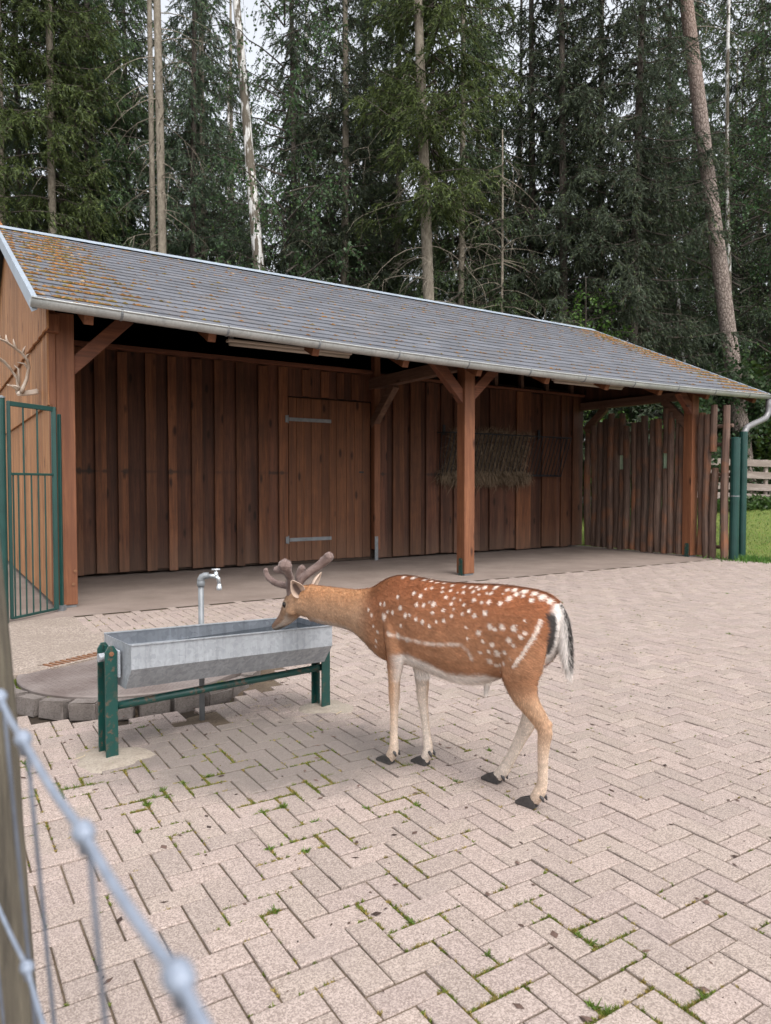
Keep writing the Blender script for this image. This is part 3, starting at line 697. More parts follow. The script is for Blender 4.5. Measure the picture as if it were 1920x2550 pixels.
# roof moss
def roof_moss(n, ua, ub):
    V = []; cc = []
    i = 0
    while i < n:
        u = random.uniform(ua, ub); r_ = random.randrange(rows); v = V_E + r_ * EXP - random.uniform(0, .02)
        nz = vnoise(u * .9, v * 1.6); dl = u - U_L; dr = U_R - u
        d_ = .06 * nz + .8 * math.exp(-((dl - .25 - .12 * max(v - 1, 0)) / .38) ** 2) * sm(.4, .7, nz) + .75 * math.exp(-((dr - .1) / .35) ** 2) + .16 * sm(.6, .9, vnoise(u * 2.1 + 4, v * 2.7))
        if dl < .12: d_ = .3
        if random.random() > d_: continue
        i += 1; z = zroof(u, v) + .014; rr_ = random.uniform(.009, .028) * (1.25 if dl < 1.2 else 1.5 if dr < 1.2 else 1); h = rr_ * random.uniform(.35, .8)
        stretch = random.uniform(1, 2.4)
        ring_ = [np.array([u + rr_ * stretch * math.cos(k * 1.257 + i) * random.uniform(.6, 1), v + rr_ * math.sin(k * 1.257 + i) * .8, z + .448 * rr_ * math.sin(k * 1.257 + i) * .8]) for k in range(5)]
        tp = np.array([u, v, z + h]); tone = random.random()
        c = (np.array([.21, .1, .03]) if tone < .6 else np.array([.15, .105, .032]) if tone < .92 else np.array([.25, .175, .11])) * random.uniform(.45, 1.15)
        for k in range(5): V += [ring_[k], ring_[(k + 1) % 5], tp]; cc.append(c * random.uniform(.8, 1.15))
    return V, cc
mv, mc = [], []
for q in ((2300, U_L + .6, U_R - .6), (2600, U_L + .02, U_L + 1.3), (3600, U_R - 1.1, U_R - .02)):
    a_, b_ = roof_moss(*q); mv += a_; mc += b_
tag(link('roof_moss', tri_mesh('roof_moss', mv, M_moss, np.array(mc)), roof), kind='stuff')
# ridge cap and verge trims
mb = MB(); P = []
for u in us: P += [(u, V_R - .16, zr(u) - .16 * .448 + .034), (u, V_R, zr(u) + .05), (u, V_R + .16, zr(u) - .16 * .448 + .034), (u, V_R, zr(u) + .0)]
mb.add(P, [(0, 1, 2, 3), tuple(4 * 27 + i for i in (3, 2, 1, 0))] + [(4 * i + k, 4 * i + 4 + k, 4 * i + 4 + (k + 1) % 4, 4 * i + (k + 1) % 4) for i in range(27) for k in range(4)]); part('ridge_cap', mb, M_verge, roof)
for u0, s in ((U_L, -1), (U_R, 1)):
    mb = MB()
    for v0, v1 in ((V_E - .03, V_R), (V_R, 8.6)):
        za = zroof(u0, v0) if v1 == V_R else zr(u0); zb = zr(u0) if v1 == V_R else zr(u0) - (8.6 - V_R) * .448
        P = [(u0 + s * .02, v0, za - .13), (u0 + s * .02, v1, zb - .13), (u0 + s * .02, v1, zb + .035), (u0 + s * .02, v0, za + .035), (u0 - s * .035, v0, za - .1), (u0 - s * .035, v1, zb - .1), (u0 - s * .035, v1, zb + .035), (u0 - s * .035, v0, za + .035)]
        mb.add(P, [(0, 1, 2, 3), (4, 7, 6, 5), (3, 2, 6, 7), (0, 4, 5, 1), (0, 3, 7, 4), (1, 5, 6, 2)])
    part('verge_trim', mb, M_verge, roof)
# gutter: half round with a rolled front edge
GR_ = .075; mb = MB(); P = []; F = []; K = 13
gus = np.linspace(U_L - .03, U_R + .03, 40)
for u in gus:
    zc = ze(min(max(u, U_L), U_R)) - .018
    for k in range(K):
        a = math.pi + math.pi * k / (K - 1)
        P.append((u, V_E - .055 + GR_ * math.cos(a), zc + GR_ * 1.05 * math.sin(a)))
    P.append((u, V_E - .055 - GR_ - .006, zc + .012)); P.append((u, V_E - .055 - GR_ - .016, zc + .004)); P.append((u, V_E - .055 - GR_ - .008, zc - .008))
S = K + 3; order = [K + 2, K + 1, K] + list(range(K))
for i in range(len(gus) - 1):
    for q in range(S - 1):
        a, b_ = order[q], order[q + 1]; F.append((i * S + a, i * S + b_, (i + 1) * S + b_, (i + 1) * S + a))
F.append(tuple(range(K))); F.append(tuple((len(gus) - 1) * S + k for k in range(K)))
mb.add(P, F); gutter = part('gutter', mb, M_zinc, smooth=True)
sol = gutter.modifiers.new('thickness', 'SOLIDIFY'); sol.thickness = .003
for u0 in (.42, 1.62, 2.82, 4.02, 5.22, 6.42, 7.62, 8.82, 10.0, 11.1, 12.2, 12.95):
    pts = [(u0, V_E - .055 + (GR_ + .006) * math.cos(math.pi * (1 + k / 10)), ze(u0) - .018 + (GR_ + .008) * 1.05 * math.sin(math.pi * (1 + k / 10))) for k in range(11)]
    part('bracket', MB().tube([(u0, V_E - .055 - GR_ - .014, ze(u0) + .004)] + pts, .005, 5, True, [.014] * 12, (1, 0, 0)), M_steel, gutter)
# downpipe: outlet, swan neck, dark green standpipe
zc = ze(U_R) - .1
pts = [(12.97, V_E - .055, zc), (12.97, V_E - .055, zc - .14), (12.96, V_E - .055, zc - .27), (12.86, V_E - .06, zc - .38), (12.66, V_E - .065, zc - .45), (12.42, V_E - .07, zc - .52), (12.2, V_E - .075, zc - .6), (12.09, V_E - .08, zc - .72), (12.08, V_E - .08, zc - .86)]
part('downpipe', MB().tube(pts, .06, 14, True), M_pipe, gutter, smooth=True)
part('standpipe', MB().tube([(12.08, V_E - .08, 0), (12.08, V_E - .08, 2.46)], .075, 16, True), M_dgreen, gutter)
# tube lights under the eave
for u0, u1, lb in ((1.79, 3.56, 'ivory tube light under the eave in front of the plank door'), (7.42, 9.13, 'ivory tube light under the eave above the hay rack')):
    e = empty('tube_light', W(0, 0), ANG); tag(e, lb, 'lamp', 'tube lights under the eave')
    zz = 3.215 if u0 < 4 else 3.175
    MB().box(((u0 + u1) / 2, -.2, zz), (u1 - u0, .1, .035)).build('housing', M_tube, e, bevel=.008)
    MB().tube([(u0 + .03, -.2, zz - .035), (u1 - .03, -.2, zz - .035)], .028, 10).build('diffuser', M_tube, e, smooth=True)
    for q in (u0 + .05, u1 - .05): MB().box((q, -.2, zz + .04), (.05, .06, .08)).build('clip', M_steel, e)

# ------------------------------------------------------------------ hay rack and hay
hr = empty('hay_rack', W(0, 0), ANG); tag(hr, 'black iron bar hay rack mounted on the back wall', 'hay rack')
A, B = 7.25, 10.55
TV, TZ, BV, BZ_ = 2.36, 2.45, 2.66, 1.62
MB().tube([(A, TV, TZ), (B, TV, TZ)], .014, 8).build('top_rail', M_black, hr)
MB().tube([(A, BV, BZ_), (B, BV, BZ_)], .014, 8).build('bottom_rail', M_black, hr)
MB().tube([(A, VW - .05, BZ_ + .02), (B, VW - .05, BZ_ + .02)], .012, 8).build('wall_rail', M_black, hr)
for u in np.linspace(A, B, 32): MB().tube([(u, TV, TZ), (u, BV, BZ_)], .011, 6).build('bar', M_black, hr)
for u in (A, B):
    for f_ in (0, .33, .66): MB().tube([(u, TV + (VW - .04 - TV) * f_, TZ), (u, BV + (VW - .04 - BV) * f_, BZ_)], .007, 6).build('end_bar', M_black, hr)
    MB().tube([(u, TV, TZ), (u, VW - .04, TZ + .02)], .012, 6).build('arm', M_black, hr)
for u in (7.4, 10.0): MB().box((u, VW - .06, TZ + .08), (.06, .02, .2)).build('wall_bracket', M_black, hr)
n = 13000; uu = 7.35 + 2.1 * rng.random(n) ** .8; zz = rng.uniform(1.55, 2.5, n); zz = np.where(rng.random(n) < .35, rng.normal(1.62, .06, n), zz); uu = np.where((zz < 1.75) & (rng.random(n) < .5), rng.uniform(7.2, 9.6, n), uu)
fr = TV + (BV - TV) * (TZ - zz) / (TZ - BZ_); vv = fr + np.where(zz < 1.72, rng.uniform(-.1, .1, n), rng.uniform(.0, .26, n)); zz = np.where(uu > 8.9, np.minimum(zz, 2.42), zz)
P0 = np.stack([uu, np.minimum(vv, VW - .06), zz], 1)
d1 = nrm(np.stack([rng.normal(0, .75, n), rng.normal(-.05, .3, n), rng.normal(-.4, .75, n)], 1)); up_ = zz > 2.3; d1[up_, 2] = np.abs(d1[up_, 2]) * .8; low = zz < 1.72; d1[low, 2] = -np.abs(d1[low, 2]) - .4; d1 = nrm(d1)
L = (rng.uniform(.04, .13, n) * np.where(rng.random(n) < .06, 1.8, 1))[:, None]; P1 = P0 + d1 * L; d2 = nrm(d1 + rng.normal(0, .35, (n, 3)) + [0, 0, -.35]); P2 = P1 + d2 * L * .8
for P_ in (P0, P1, P2): P_[:, 1] = np.minimum(P_[:, 1], VW - .06)
sd_ = nrm(np.cross(d1, rng.normal(size=(n, 3)))) * .003
V = np.stack([P0 - sd_, P0 + sd_, P1 + sd_, P0 - sd_, P1 + sd_, P1 - sd_, P1 - sd_, P1 + sd_, P2], 1)
cc = np.repeat(np.array([.21, .155, .105]) * rng.uniform(.3, 1.5, (n, 1)), 3, 0)
hy = empty('hay', W(0, 0), ANG); hb = link('hay', tri_mesh('hay', V.reshape(-1, 3), M_attr, cc), None)
bpy.data.objects.remove(hy); hb.location = O; hb.rotation_euler = (0, 0, ANG)
tag(hb, 'brown hay stuffed in the wall rack and hanging out below', 'hay', kind='stuff')

# ------------------------------------------------------------------ log palisade
pal = empty('log_palisade', W(0, 0), ANG); tag(pal, 'uneven palisade of upright dark brown logs closing the right side', 'fence')
lv = [2.62, 2.43, 2.256, 2.106, 1.955, 1.81, 1.663, 1.506, 1.325, 1.196, 1.037, .874, .712, .552, .421, .296, .195, -.208, -.344, -.482, -.725]
lz = [2.6, 2.77, 2.83, 2.88, 2.99, 2.88, 2.97, 2.69, 2.75, 2.75, 2.87, 2.78, 2.78, 2.98, 2.89, 2.76, 2.59, 2.83, 2.79, 2.96, 2.93]
def log(parent, u, v, z0, z1, r_, m=W_log, name='log'):
    k = 11; px_, py_ = random.uniform(0, 6), random.uniform(0, 6); lean = random.gauss(0, .008), random.gauss(0, .005)
    pts = []; rad = []
    for i in range(k):
        f_ = i / (k - 1); z = z0 + (z1 - z0) * f_
        pts.append((u + .012 * math.sin(z * 2 + px_) + lean[0] * z, v + .012 * math.sin(z * 2.3 + py_) + lean[1] * z, z)); rad.append(r_ * (1 - .1 * f_) * random.uniform(.93, 1.07))
    rad[0] *= .9; rad[-1] *= .93
    return MB().tube(pts, rad, 9).build(name, m, parent, smooth=False)
for v, z in zip(lv, lz):
    gaps_ = sorted(abs(v - q) for q in lv if q != v)[:2]; r_ = min(.081, .52 * sum(gaps_) / 2 + .004) if v > 0 else random.uniform(.07, .08)
    if v in (1.663, .552): log(pal, 11.37, v, .02, 1.76, r_); log(pal, 11.37, v, 2.07, z, r_ * .95)
    elif v == -.482: log(pal, 11.44, v, .02, 1.75, r_); log(pal, 11.44, v, 2.06, z, r_ * .95)
    else: log(pal, (11.37 if v > 0 else 11.44) + random.gauss(0, .012), v, random.uniform(.01, .05), z, r_)
M_opening_fill = plain('pale_green_fill', (.5, .66, .48), .25, c2=(.36, .5, .36), sc_=9)  # added fills, coloured like the bright lawn view through the log openings
for v, u in ((1.663, 11.41), (.552, 11.41)): MB().box((u, v, 1.915), (.006, .15, .36)).build('opening_fill', M_opening_fill, pal)
for z in (.22, 1.62, 2.2, 2.55): MB().tube([(11.49, 2.7, z), (11.54, -.8, z)], .035, 8).build('cross_rail', W_log, pal)
for v in (-.55, -.6, -.65): MB().tube([(11.56, v, .2), (11.56, v, 2.1)], .006, 6).build('rod', M_dgreen, pal)
# green steel posts beside it
for u, v, r_, h, lb in ((11.53, -.86, .085, 2.3, 'thick dark green round steel post beside the last log'), (11.97, -.64, .03, 2.19, 'slim dark green pipe between two thicker green posts')):
    e = empty('steel_post', W(u, v)); tag(e, lb, 'post')
    MB().tube([(0, 0, -.02), (0, 0, h)], r_, 16).build('shaft', M_dgreen, e, smooth=False); MB().lathe([(r_ + .004, h - .01), (r_ + .004, h + .012), (r_ * .6, h + .022)], n=16).build('cap', M_dgreen, e)
    MB().lathe([(r_ + .003, 1.2), (r_ + .003, 1.22)], n=16).build('collar', M_steel, e)

# ------------------------------------------------------------------ green gate at the left corner
G0 = Vector((-.215, -.225)); G1 = Vector((-.72, -.637)); gd = (G1 - G0)
gate = empty('metal_gate', W(0, 0), ANG); tag(gate, 'dark green barred metal gate standing by the left corner post', 'gate')
def gp(f_, z): return (G0.x + gd.x * f_, G0.y + gd.y * f_, z)
MB().bar(gp(0, .03), gp(0, 2.27), .05, .05, (0, 1, 0)).build('stile', M_dgreen, gate, bevel=.006)
MB().bar(gp(.94, .03), gp(.94, 2.27), .035, .035, (0, 1, 0)).build('stile', M_dgreen, gate, bevel=.005)
for z, h in ((2.245, .05), (1.525, .025), (.035, .025)): MB().bar(gp(.01, z), gp(.94, z), .03, h).build('rail', M_dgreen, gate, bevel=.004)
for f_ in (.36, .65): MB().tube([gp(f_, 1.52), gp(f_, 2.24)], .009, 8).build('bar', M_dgreen, gate)
for f_ in (.21, .355, .5, .64, .77, .87): MB().tube([gp(f_, .035), gp(f_, 1.52)], .008, 8).build('bar', M_dgreen, gate)
e = empty('gate_post', W(G1.x - .06, G1.y - .05)); tag(e, 'dark green round gate post beside the barred gate', 'post')
MB().tube([(0, 0, -.02), (0, 0, 2.29)], .055, 16).build('shaft', M_dgreen, e); MB().lathe([(.06, 2.285), (.06, 2.3), (.03, 2.312)], n=16).build('cap', M_steel, e)
e = empty('hinge_post', W(-.15, -.16)); tag(e, 'slim dark green hinge bar between gate and corner post', 'post')
MB().box((0, 0, 1.1), (.035, .035, 2.2)).build('shaft', M_dgreen, e, bevel=.004); MB().box((0, -.0, .03), (.07, .07, .06)).build('foot', M_steel, e)

# ------------------------------------------------------------------ antlers on the gable
an = empty('mounted_antlers', W(0, 0), ANG); tag(an, 'pale weathered palmate antlers mounted on the gable boards', 'antlers')
def antx(pts, r_, r2, m=M_bone, name='antler'):
    return MB().tube(pts, r_, 8, True, r2, (1, 0, 0)).build(name, m, an, smooth=True)
def A3(pts, v0=.55, dv=.0): return [(u, v0 + dv * i, z) for i, (u, z) in enumerate(pts)]
antx(A3([(-.455, 2.49), (-.444, 2.529), (-.403, 2.639), (-.374, 2.788), (-.39, 2.865), (-.451, 2.937), (-.537, 3.0), (-.614, 3.05), (-.7, 3.08), (-.78, 3.06)], .5, -.012), [.026, .024, .02, .022, .03, .055, .07, .075, .06, .015], [.024, .022, .02, .018, .016, .014, .013, .012, .01, .006])
antx(A3([(-.489, 2.496), (-.478, 2.585), (-.486, 2.671), (-.55, 2.773), (-.617, 2.854), (-.69, 2.9), (-.76, 2.9)], .6, .012), [.024, .02, .02, .035, .05, .05, .015], [.024, .02, .018, .015, .013, .012, .008])
for pts in ([(-.44, 2.539), (-.518, 2.567), (-.609, 2.57)], [(-.488, 2.516), (-.544, 2.56), (-.6, 2.58)], [(-.378, 2.778), (-.417, 2.833), (-.487, 2.844)], [(-.475, 2.6), (-.48, 2.769), (-.527, 2.809)], [(-.58, 3.06), (-.6, 3.1), (-.604, 3.15)], [(-.5, 3.0), (-.52, 3.06), (-.53, 3.11)], [(-.43, 2.95), (-.42, 3.0), (-.4, 3.04)], [(-.4, 2.9), (-.38, 2.94), (-.35, 2.957)], [(-.66, 3.1), (-.68, 3.15), (-.69, 3.19)]):
    antx(A3(pts, .53), [.015, .012, .003], None, M_bone, 'tine')
MB().lathe([(.03, 2.455), (.042, 2.475), (.03, 2.51)], (-.465, .54, 0), 10).build('skull_base', M_bone, an)
MB().bar((-.465, .54, 2.48), (-.27, .54, 2.52), .06, .06).build('mount', M_bone, an, bevel=.01)

# ------------------------------------------------------------------ water trough
T0 = Vector((-1.401, 3.671, 0)); TA = math.atan2(.641, .767)
tr = empty('water_trough', T0, TA); tag(tr, 'galvanised steel water trough on rusty green legs', 'water trough')
TL0, TL1, TC = .052, 1.285, .056
def ttop(x): return .602 - .042 * (x - TL0)
prof = [(-.2, 0), (-.2, -.122), (-.115, -.236), (.115, -.236), (.2, -.122), (.2, 0)]
P = [(x, TC + y * .98, ttop(x) + z) for x in (TL0, TL1) for y, z in prof]
mb = MB(); mb.add(P, [(i, i + 1, i + 7, i + 6) for i in range(5)] + [(5, 4, 3, 2, 1, 0), (6, 7, 8, 9, 10, 11)])
tub = mb.build('tub', M_galv, tr); so = tub.modifiers.new('thickness', 'SOLIDIFY'); so.thickness = .004; so.offset = -1; tub.data.materials.append(m_galv('shaded_trough_inside', (.13, .145, .17), (.24, .26, .29), 30, .3)); so.material_offset = 1  # inside is a darker copy of the steel, its shade put into the colour
mb = MB()
for y in (-.196, .196): mb.bar((TL0, TC + y, ttop(TL0) + .002), (TL1, TC + y, ttop(TL1) + .002), .012, .006)
mb.build('rim', M_galv, tub)
MB().bar((TL0 + .02, TC + .188, ttop(TL0) - .075), (TL1 - .02, TC + .188, ttop(TL1) - .075), .012, .008).build('inner_ledge', M_galv, tub)
for x, s in ((.0, -1), (1.335, 1)):
    for y in (0, .112):
        zt = .585 if s < 0 else .5
        prof2 = [(-.031, 0), (.031, 0), (.031, zt - .03), (.012, zt), (-.012, zt), (-.031, zt - .03)]
        L = MB().prism(prof2, -.005, .005, lambda a, h, q: (x + a, y + q, h)).build('leg', M_green, tr, bevel=.0015)
        MB().box((x, y + (.02 if y == 0 else -.02), zt * .5), (.008, .04, zt * .96)).build('web', M_green, L)
    MB().tube([(x, -.012, .545 if s < 0 else .46), (x, -.006, .545 if s < 0 else .46)], .013, 6).build('bolt', M_rust, tr)
    MB().box((x - s * .035, TC, .49 if s < 0 else .43), (.012, .16, .14)).build('bracket', M_galv, tr, bevel=.003)
    MB().tube([(x - s * .03, TC, .52 if s < 0 else .45), (x + s * .045, TC, .52 if s < 0 else .45)], .022, 12).build('pivot', M_galv, tr)
MB().tube([(.01, TC - .02, .262), (1.33, TC - .02, .255)], .021, 12).build('cross_bar', M_green, tr, smooth=True)
wy = .175; mb = MB(); mb.add([(TL0 + .006, TC - wy, ttop(TL0) - .085), (TL1 - .006, TC - wy, ttop(TL0) - .085), (TL1 - .006, TC + wy, ttop(TL0) - .085), (TL0 + .006, TC + wy, ttop(TL0) - .085)], [(0, 1, 2, 3)])
wa = mb.build('water', M_water); wa.location = T0; wa.rotation_euler = (0, 0, TA); tag(wa, 'dark still water inside the steel trough', 'water', kind='structure')
for x, y, r_, lb in ((-1.41, 3.69, .17, 'rough concrete footing under the trough legs beside the kerb blocks'), (-.38, 4.55, .15, 'rough concrete footing under the trough legs below the deer')):
    mb = MB(); P = [(x, y, .016)]; k_ = 22
    for rr_, h in ((.55, .014), (.85, .009), (1.0, -.004)):
        for k in range(k_):
            a = 6.283 * k / k_; q = r_ * rr_ * (1 + .13 * math.sin(3 * a + x * 9) + .07 * math.sin(7 * a)); P.append((x + q * math.cos(a) * 1.15, y + q * math.sin(a), h + random.gauss(0, .0012)))
    F = [(0, 1 + k, 1 + (k + 1) % k_) for k in range(k_)] + [(1 + j * k_ + k, 1 + (j + 1) * k_ + k, 1 + (j + 1) * k_ + (k + 1) % k_, 1 + j * k_ + (k + 1) % k_) for j in range(2) for k in range(k_)]
    mb.add(P, F); tag(mb.build('footing', M_footing, smooth=True), lb, 'footing')
# ------------------------------------------------------------------ tap on its pipe
tp = empty('water_tap', (-1.105, 4.323, 0)); tag(tp, 'grey standpipe with bright metal tap behind the trough', 'tap')
MB().tube([(0, 0, -.06), (0, 0, .815)], .0165, 14).build('pipe', M_steel, tp, smooth=True)
MB().lathe([(.021, .8), (.024, .805), (.024, .83), (.019, .835)], n=14).build('coupling', M_steel, tp, smooth=True)
MB().tube([(0, 0, .82), (.0, 0, .842), (.008, .002, .856), (.022, .004, .863), (.045, .008, .863)], [.022, .022, .022, .021, .02], 12).build('elbow', M_steel, tp, smooth=True)
vb = MB().tube([(.04, .007, .862), (.1, .018, .858)], [.013, .012], 10).tube([(.085, .015, .845), (.088, .015, .886)], .012, 10).tube([(.085, .015, .858), (.1, .018, .845), (.105, .019, .81)], [.013, .013, .011], 10).lathe([(.016, .775), (.017, .782), (.017, .795), (.013, .8), (.013, .812)], (.105, .019, 0), 12).build('valve', M_chrome, tp, smooth=True)
MB().tube([(.063, .01, .899), (.111, .02, .899)], .0055, 8).tube([(.087, .015, .884), (.087, .015, .9)], .007, 8).tube([(.084, .037, .899), (.09, -.007, .899)], .0055, 8).build('handle', M_chrome, tp, smooth=True)

# ------------------------------------------------------------------ the fallow deer
D0 = Vector((.33, 3.437, 0)); DA = math.atan2(.643, -.766)
deer = empty('deer', D0, DA); tag(deer, 'spotted rust brown fallow buck with velvet antlers drinking from the trough', 'deer')
TORSO = [(-.559, .865, .78, .03), (-.537, .905, .7, .075), (-.495, .931, .634, .11), (-.438, .945, .59, .135), (-.36, .951, .559, .142), (-.269, .953, .533, .147), (-.165, .949, .489, .152), (-.055, .943, .468, .155), (.047, .939, .476, .152), (.153, .943, .492, .142), (.264, .953, .504, .125), (.353, .947, .5, .11), (.431, .92, .506, .095), (.498, .881, .534, .085), (.553, .862, .571, .076), (.638, .849, .617, .066), (.724, .847, .631, .06), (.814, .846, .635, .056), (.905, .845, .637, .053), (.984, .846, .645, .05)]
CH_ = {
'fl': [(.329, .06, .774, .0737, .05), (.3, .08, .661, .0633, .05), (.297, .08, .573, .0525, .045), (.309, .072, .5, .041, .036), (.318, .066, .428, .031, .028), (.32, .064, .347, .0295, .027), (.321, .063, .307, .025, .022), (.321, .063, .247, .0216, .019), (.323, .063, .156, .0216, .018), (.322, .063, .096, .0255, .021), (.331, .063, .059, .0285, .022), (.355, .063, .026, .0247, .02)],
'fr': [(.336, -.06, .665, .0656, .05), (.296, -.075, .566, .0578, .045), (.256, -.07, .492, .0469, .038), (.238, -.06, .405, .0367, .03), (.229, -.05, .339, .0306, .026), (.219, -.045, .291, .0256, .022), (.206, -.04, .235, .0221, .019), (.193, -.037, .158, .022, .018), (.182, -.035, .096, .0249, .021), (.186, -.034, .061, .0274, .022), (.205, -.034, .027, .0235, .02)],
'hl': [(-.425, .05, .83, .07, .045), (-.42, .074, .742, .104, .056), (-.405, .083, .644, .105, .055), (-.398, .08, .564, .0872, .048), (-.414, .07, .496, .0659, .042), (-.449, .062, .44, .0474, .034), (-.484, .056, .394, .0404, .028), (-.505, .052, .35, .0352, .025), (-.5, .05, .301, .0302, .022), (-.495, .048, .239, .0252, .02), (-.494, .047, .178, .0231, .019), (-.491, .046, .117, .0236, .02), (-.477, .046, .074, .0279, .023), (-.453, .046, .032, .0246, .021)],
'hock_l': [(-.49, .054, .386, .0294, .02), (-.536, .053, .382, .0141, .014)],
'hr': [(-.33, -.075, .675, .1074, .06), (-.308, -.08, .534, .09, .05), (-.337, -.075, .44, .0603, .04), (-.372, -.072, .384, .0444, .03), (-.353, -.072, .316, .0374, .026), (-.322, -.074, .254, .03, .022), (-.287, -.076, .181, .0262, .02), (-.252, -.078, .116, .0255, .019), (-.222, -.08, .066, .0293, .022), (-.187, -.08, .029, .024, .02)],
'head': [(.97, 0, .748, .094, .052), (1.03, 0, .748, .09, .056), (1.075, 0, .742, .084, .06), (1.112, 0, .72, .073, .061), (1.142, 0, .684, .0625, .056), (1.175, 0, .648, .0515, .044), (1.216, 0, .612, .0385, .036), (1.257, 0, .584, .029, .032), (1.284, 0, .566, .02, .028)],
'sheath': [(-.178, 0, .491, .0181, .02), (-.178, 0, .468, .0118, .012), (-.167, 0, .425, .0036, .004)]}
ANT = {'l': [[(1.115, .03, .775, .0176, .014), (1.109, .042, .833, .0186, .014), (1.086, .06, .872, .0178, .014), (1.072, .09, .911, .0216, .015), (1.064, .115, .939, .034, .016), (1.051, .13, .957, .03, .016)], [(1.069, .11, .93, .022, .014), (1.134, .115, .928, .016, .012)], [(1.115, .042, .828, .0154, .012), (1.168, .05, .833, .0155, .012), (1.221, .056, .842, .0145, .012), (1.27, .06, .865, .013, .011), (1.29, .062, .891, .0112, .009), (1.29, .062, .908, .0103, .008)]],
'r': [[(1.113, -.028, .785, .0178, .014), (1.109, -.03, .829, .0178, .014), (1.096, -.045, .865, .0189, .014), (1.064, -.07, .901, .0189, .014), (1.031, -.1, .932, .0191, .015), (.999, -.125, .963, .0204, .016), (.976, -.14, .991, .0222, .016)], [(.993, -.125, .964, .0133, .013), (1.01, -.12, .977, .0111, .012)], [(1.114, -.035, .851, .0156, .012), (1.125, -.045, .885, .019, .013), (1.112, -.055, .921, .0167, .012)]]}
SPOTS = np.array([(.273, .101, .857, .0087), (.241, .12, .809, .0105), (.2, .131, .778, .0113), (.227, .131, .725, .0076), (.174, .133, .785, .0066), (.181, .093, .886, .0095), (.134, .101, .877, .0103), (.141, .121, .836, .0094), (.099, .123, .839, .0093), (.043, .12, .85, .012), (.07, .116, .855, .0065), (.037, .136, .812, .0082), (.128, .14, .77, .0084), (.088, .144, .763, .0092), (.042, .15, .75, .0082), (.006, .147, .774, .0064), (-.02, .132, .829, .0082), (-.013, .1, .886, .0091), (-.06, .102, .885, .0072), (-.055, .117, .862, .0081), (-.125, .117, .864, .008), (-.161, .129, .84, .0097), (-.128, .135, .825, .0071), (-.194, .135, .824, .0096), (-.074, .139, .809, .0081), (-.034, .146, .784, .009), (-.076, .129, .839, .0063), (-.168, .102, .89, .0098), (-.214, .108, .883, .0079), (-.248, .106, .888, .0096), (-.245, .13, .841, .0104), (-.308, .106, .887, .0103), (-.341, .086, .911, .0129), (-.31, .048, .94, .0087), (-.366, .063, .93, .0112), (-.4, .066, .925, .0077), (-.444, .075, .913, .0101), (-.242, .076, .921, .0079), (-.182, .083, .913, .0062), (-.095, .078, .913, .0081), (-.021, .072, .915, .0074), (.033, .059, .921, .0074), (.022, .08, .906, .0065), (.092, .066, .917, .0075), (-.096, .105, .882, .0063), (-.281, .143, .787, .0112), (-.34, .14, .792, .0119), (-.306, .143, .778, .0085), (-.396, .137, .793, .0126), (-.225, .149, .753, .0104), (-.374, .14, .74, .0118), (-.428, .136, .759, .01), (-.445, .132, .779, .0083), (-.245, .148, .719, .0069), (-.293, .143, .709, .0094), (-.311, .134, .672, .0128), (-.348, .133, .682, .0093), (-.272, .139, .677, .0086), (-.23, .141, .665, .0069), (-.394, .136, .72, .0076), (-.38, .12, .659, .0093), (-.343, .113, .631, .0102), (-.295, .11, .611, .0104), (-.267, .124, .63, .0121), (-.328, .082, .586, .0095), (-.361, .089, .603, .0094), (-.303, .077, .574, .0069), (-.315, .11, .617, .0069), (.451, .091, .747, .009), (.48, .083, .77, .008), (.352, .109, .751, .0156), (.29, .117, .781, .0087), (.329, .11, .78, .0068), (.404, .098, .668, .0079), (.436, .094, .694, .007), (.425, .085, .617, .008), (.438, .073, .584, .007), (.359, .1, .812, .0088), (.307, .115, .676, .0135), (.25, .123, .673, .0153), (.19, .132, .665, .0113), (.389, .093, .811, .0069), (-.158, .148, .77, .0062), (-.169, .152, .721, .0061), (-.22, .075, .922, .0062), (-.441, .125, .83, .005), (-.065, .079, .91, .0055), (.12, .076, .909, .0066), (-.302, .072, .925, .0052), (-.147, .072, .921, .0081), (-.168, .056, .933, .0081), (-.194, .047, .939, .0089), (-.244, .043, .943, .0089), (.292, .028, .945, .0098), (.233, .023, .947, .0117), (.168, .021, .942, .0087), (.126, .02, .941, .0076), (.088, .024, .937, .0076), (.049, .022, .937, .0075), (-.011, .041, .933, .0083), (-.082, .047, .933, .0082), (-.12, .048, .935, .0082), (-.149, .043, .939, .0072), (-.19, .04, .942, .009), (-.248, .034, .947, .0106), (-.344, .041, .943, .0122), (-.393, .041, .94, .0138), (-.441, .04, .936, .0136), (-.479, .04, .925, .0152), (-.513, .035, .911, .0134), (-.543, .03, .884, .0109)])
STR1 = [(.325, .112, .673), (.239, .125, .669), (.155, .138, .666), (.078, .146, .666), (.006, .151, .67), (-.073, .154, .683), (-.137, .152, .689), (-.166, .148, .667), (-.181, .138, .629)]
STR2 = [(-.501, .099, .834), (-.491, .111, .797), (-.475, .118, .754), (-.433, .118, .68), (-.394, .098, .627)]
TS = np.array(TORSO)[::-1]; TS = TS[np.argsort(TS[:, 0])]
def seg_dist(P, line, wz=1.0):
    d = np.full(len(P), 9.0)
    for a, b_ in zip(line[:-1], line[1:]):
        a, b_ = np.array(a)[[0, 2]], np.array(b_)[[0, 2]]; ab = b_ - a; Q = P[:, [0, 2]] - a
        t_ = np.clip(Q @ ab / (ab @ ab), 0, 1); d = np.minimum(d, np.linalg.norm(Q - t_[:, None] * ab, axis=1))
    return d
LTAB = np.random.default_rng(99).random((256, 256))
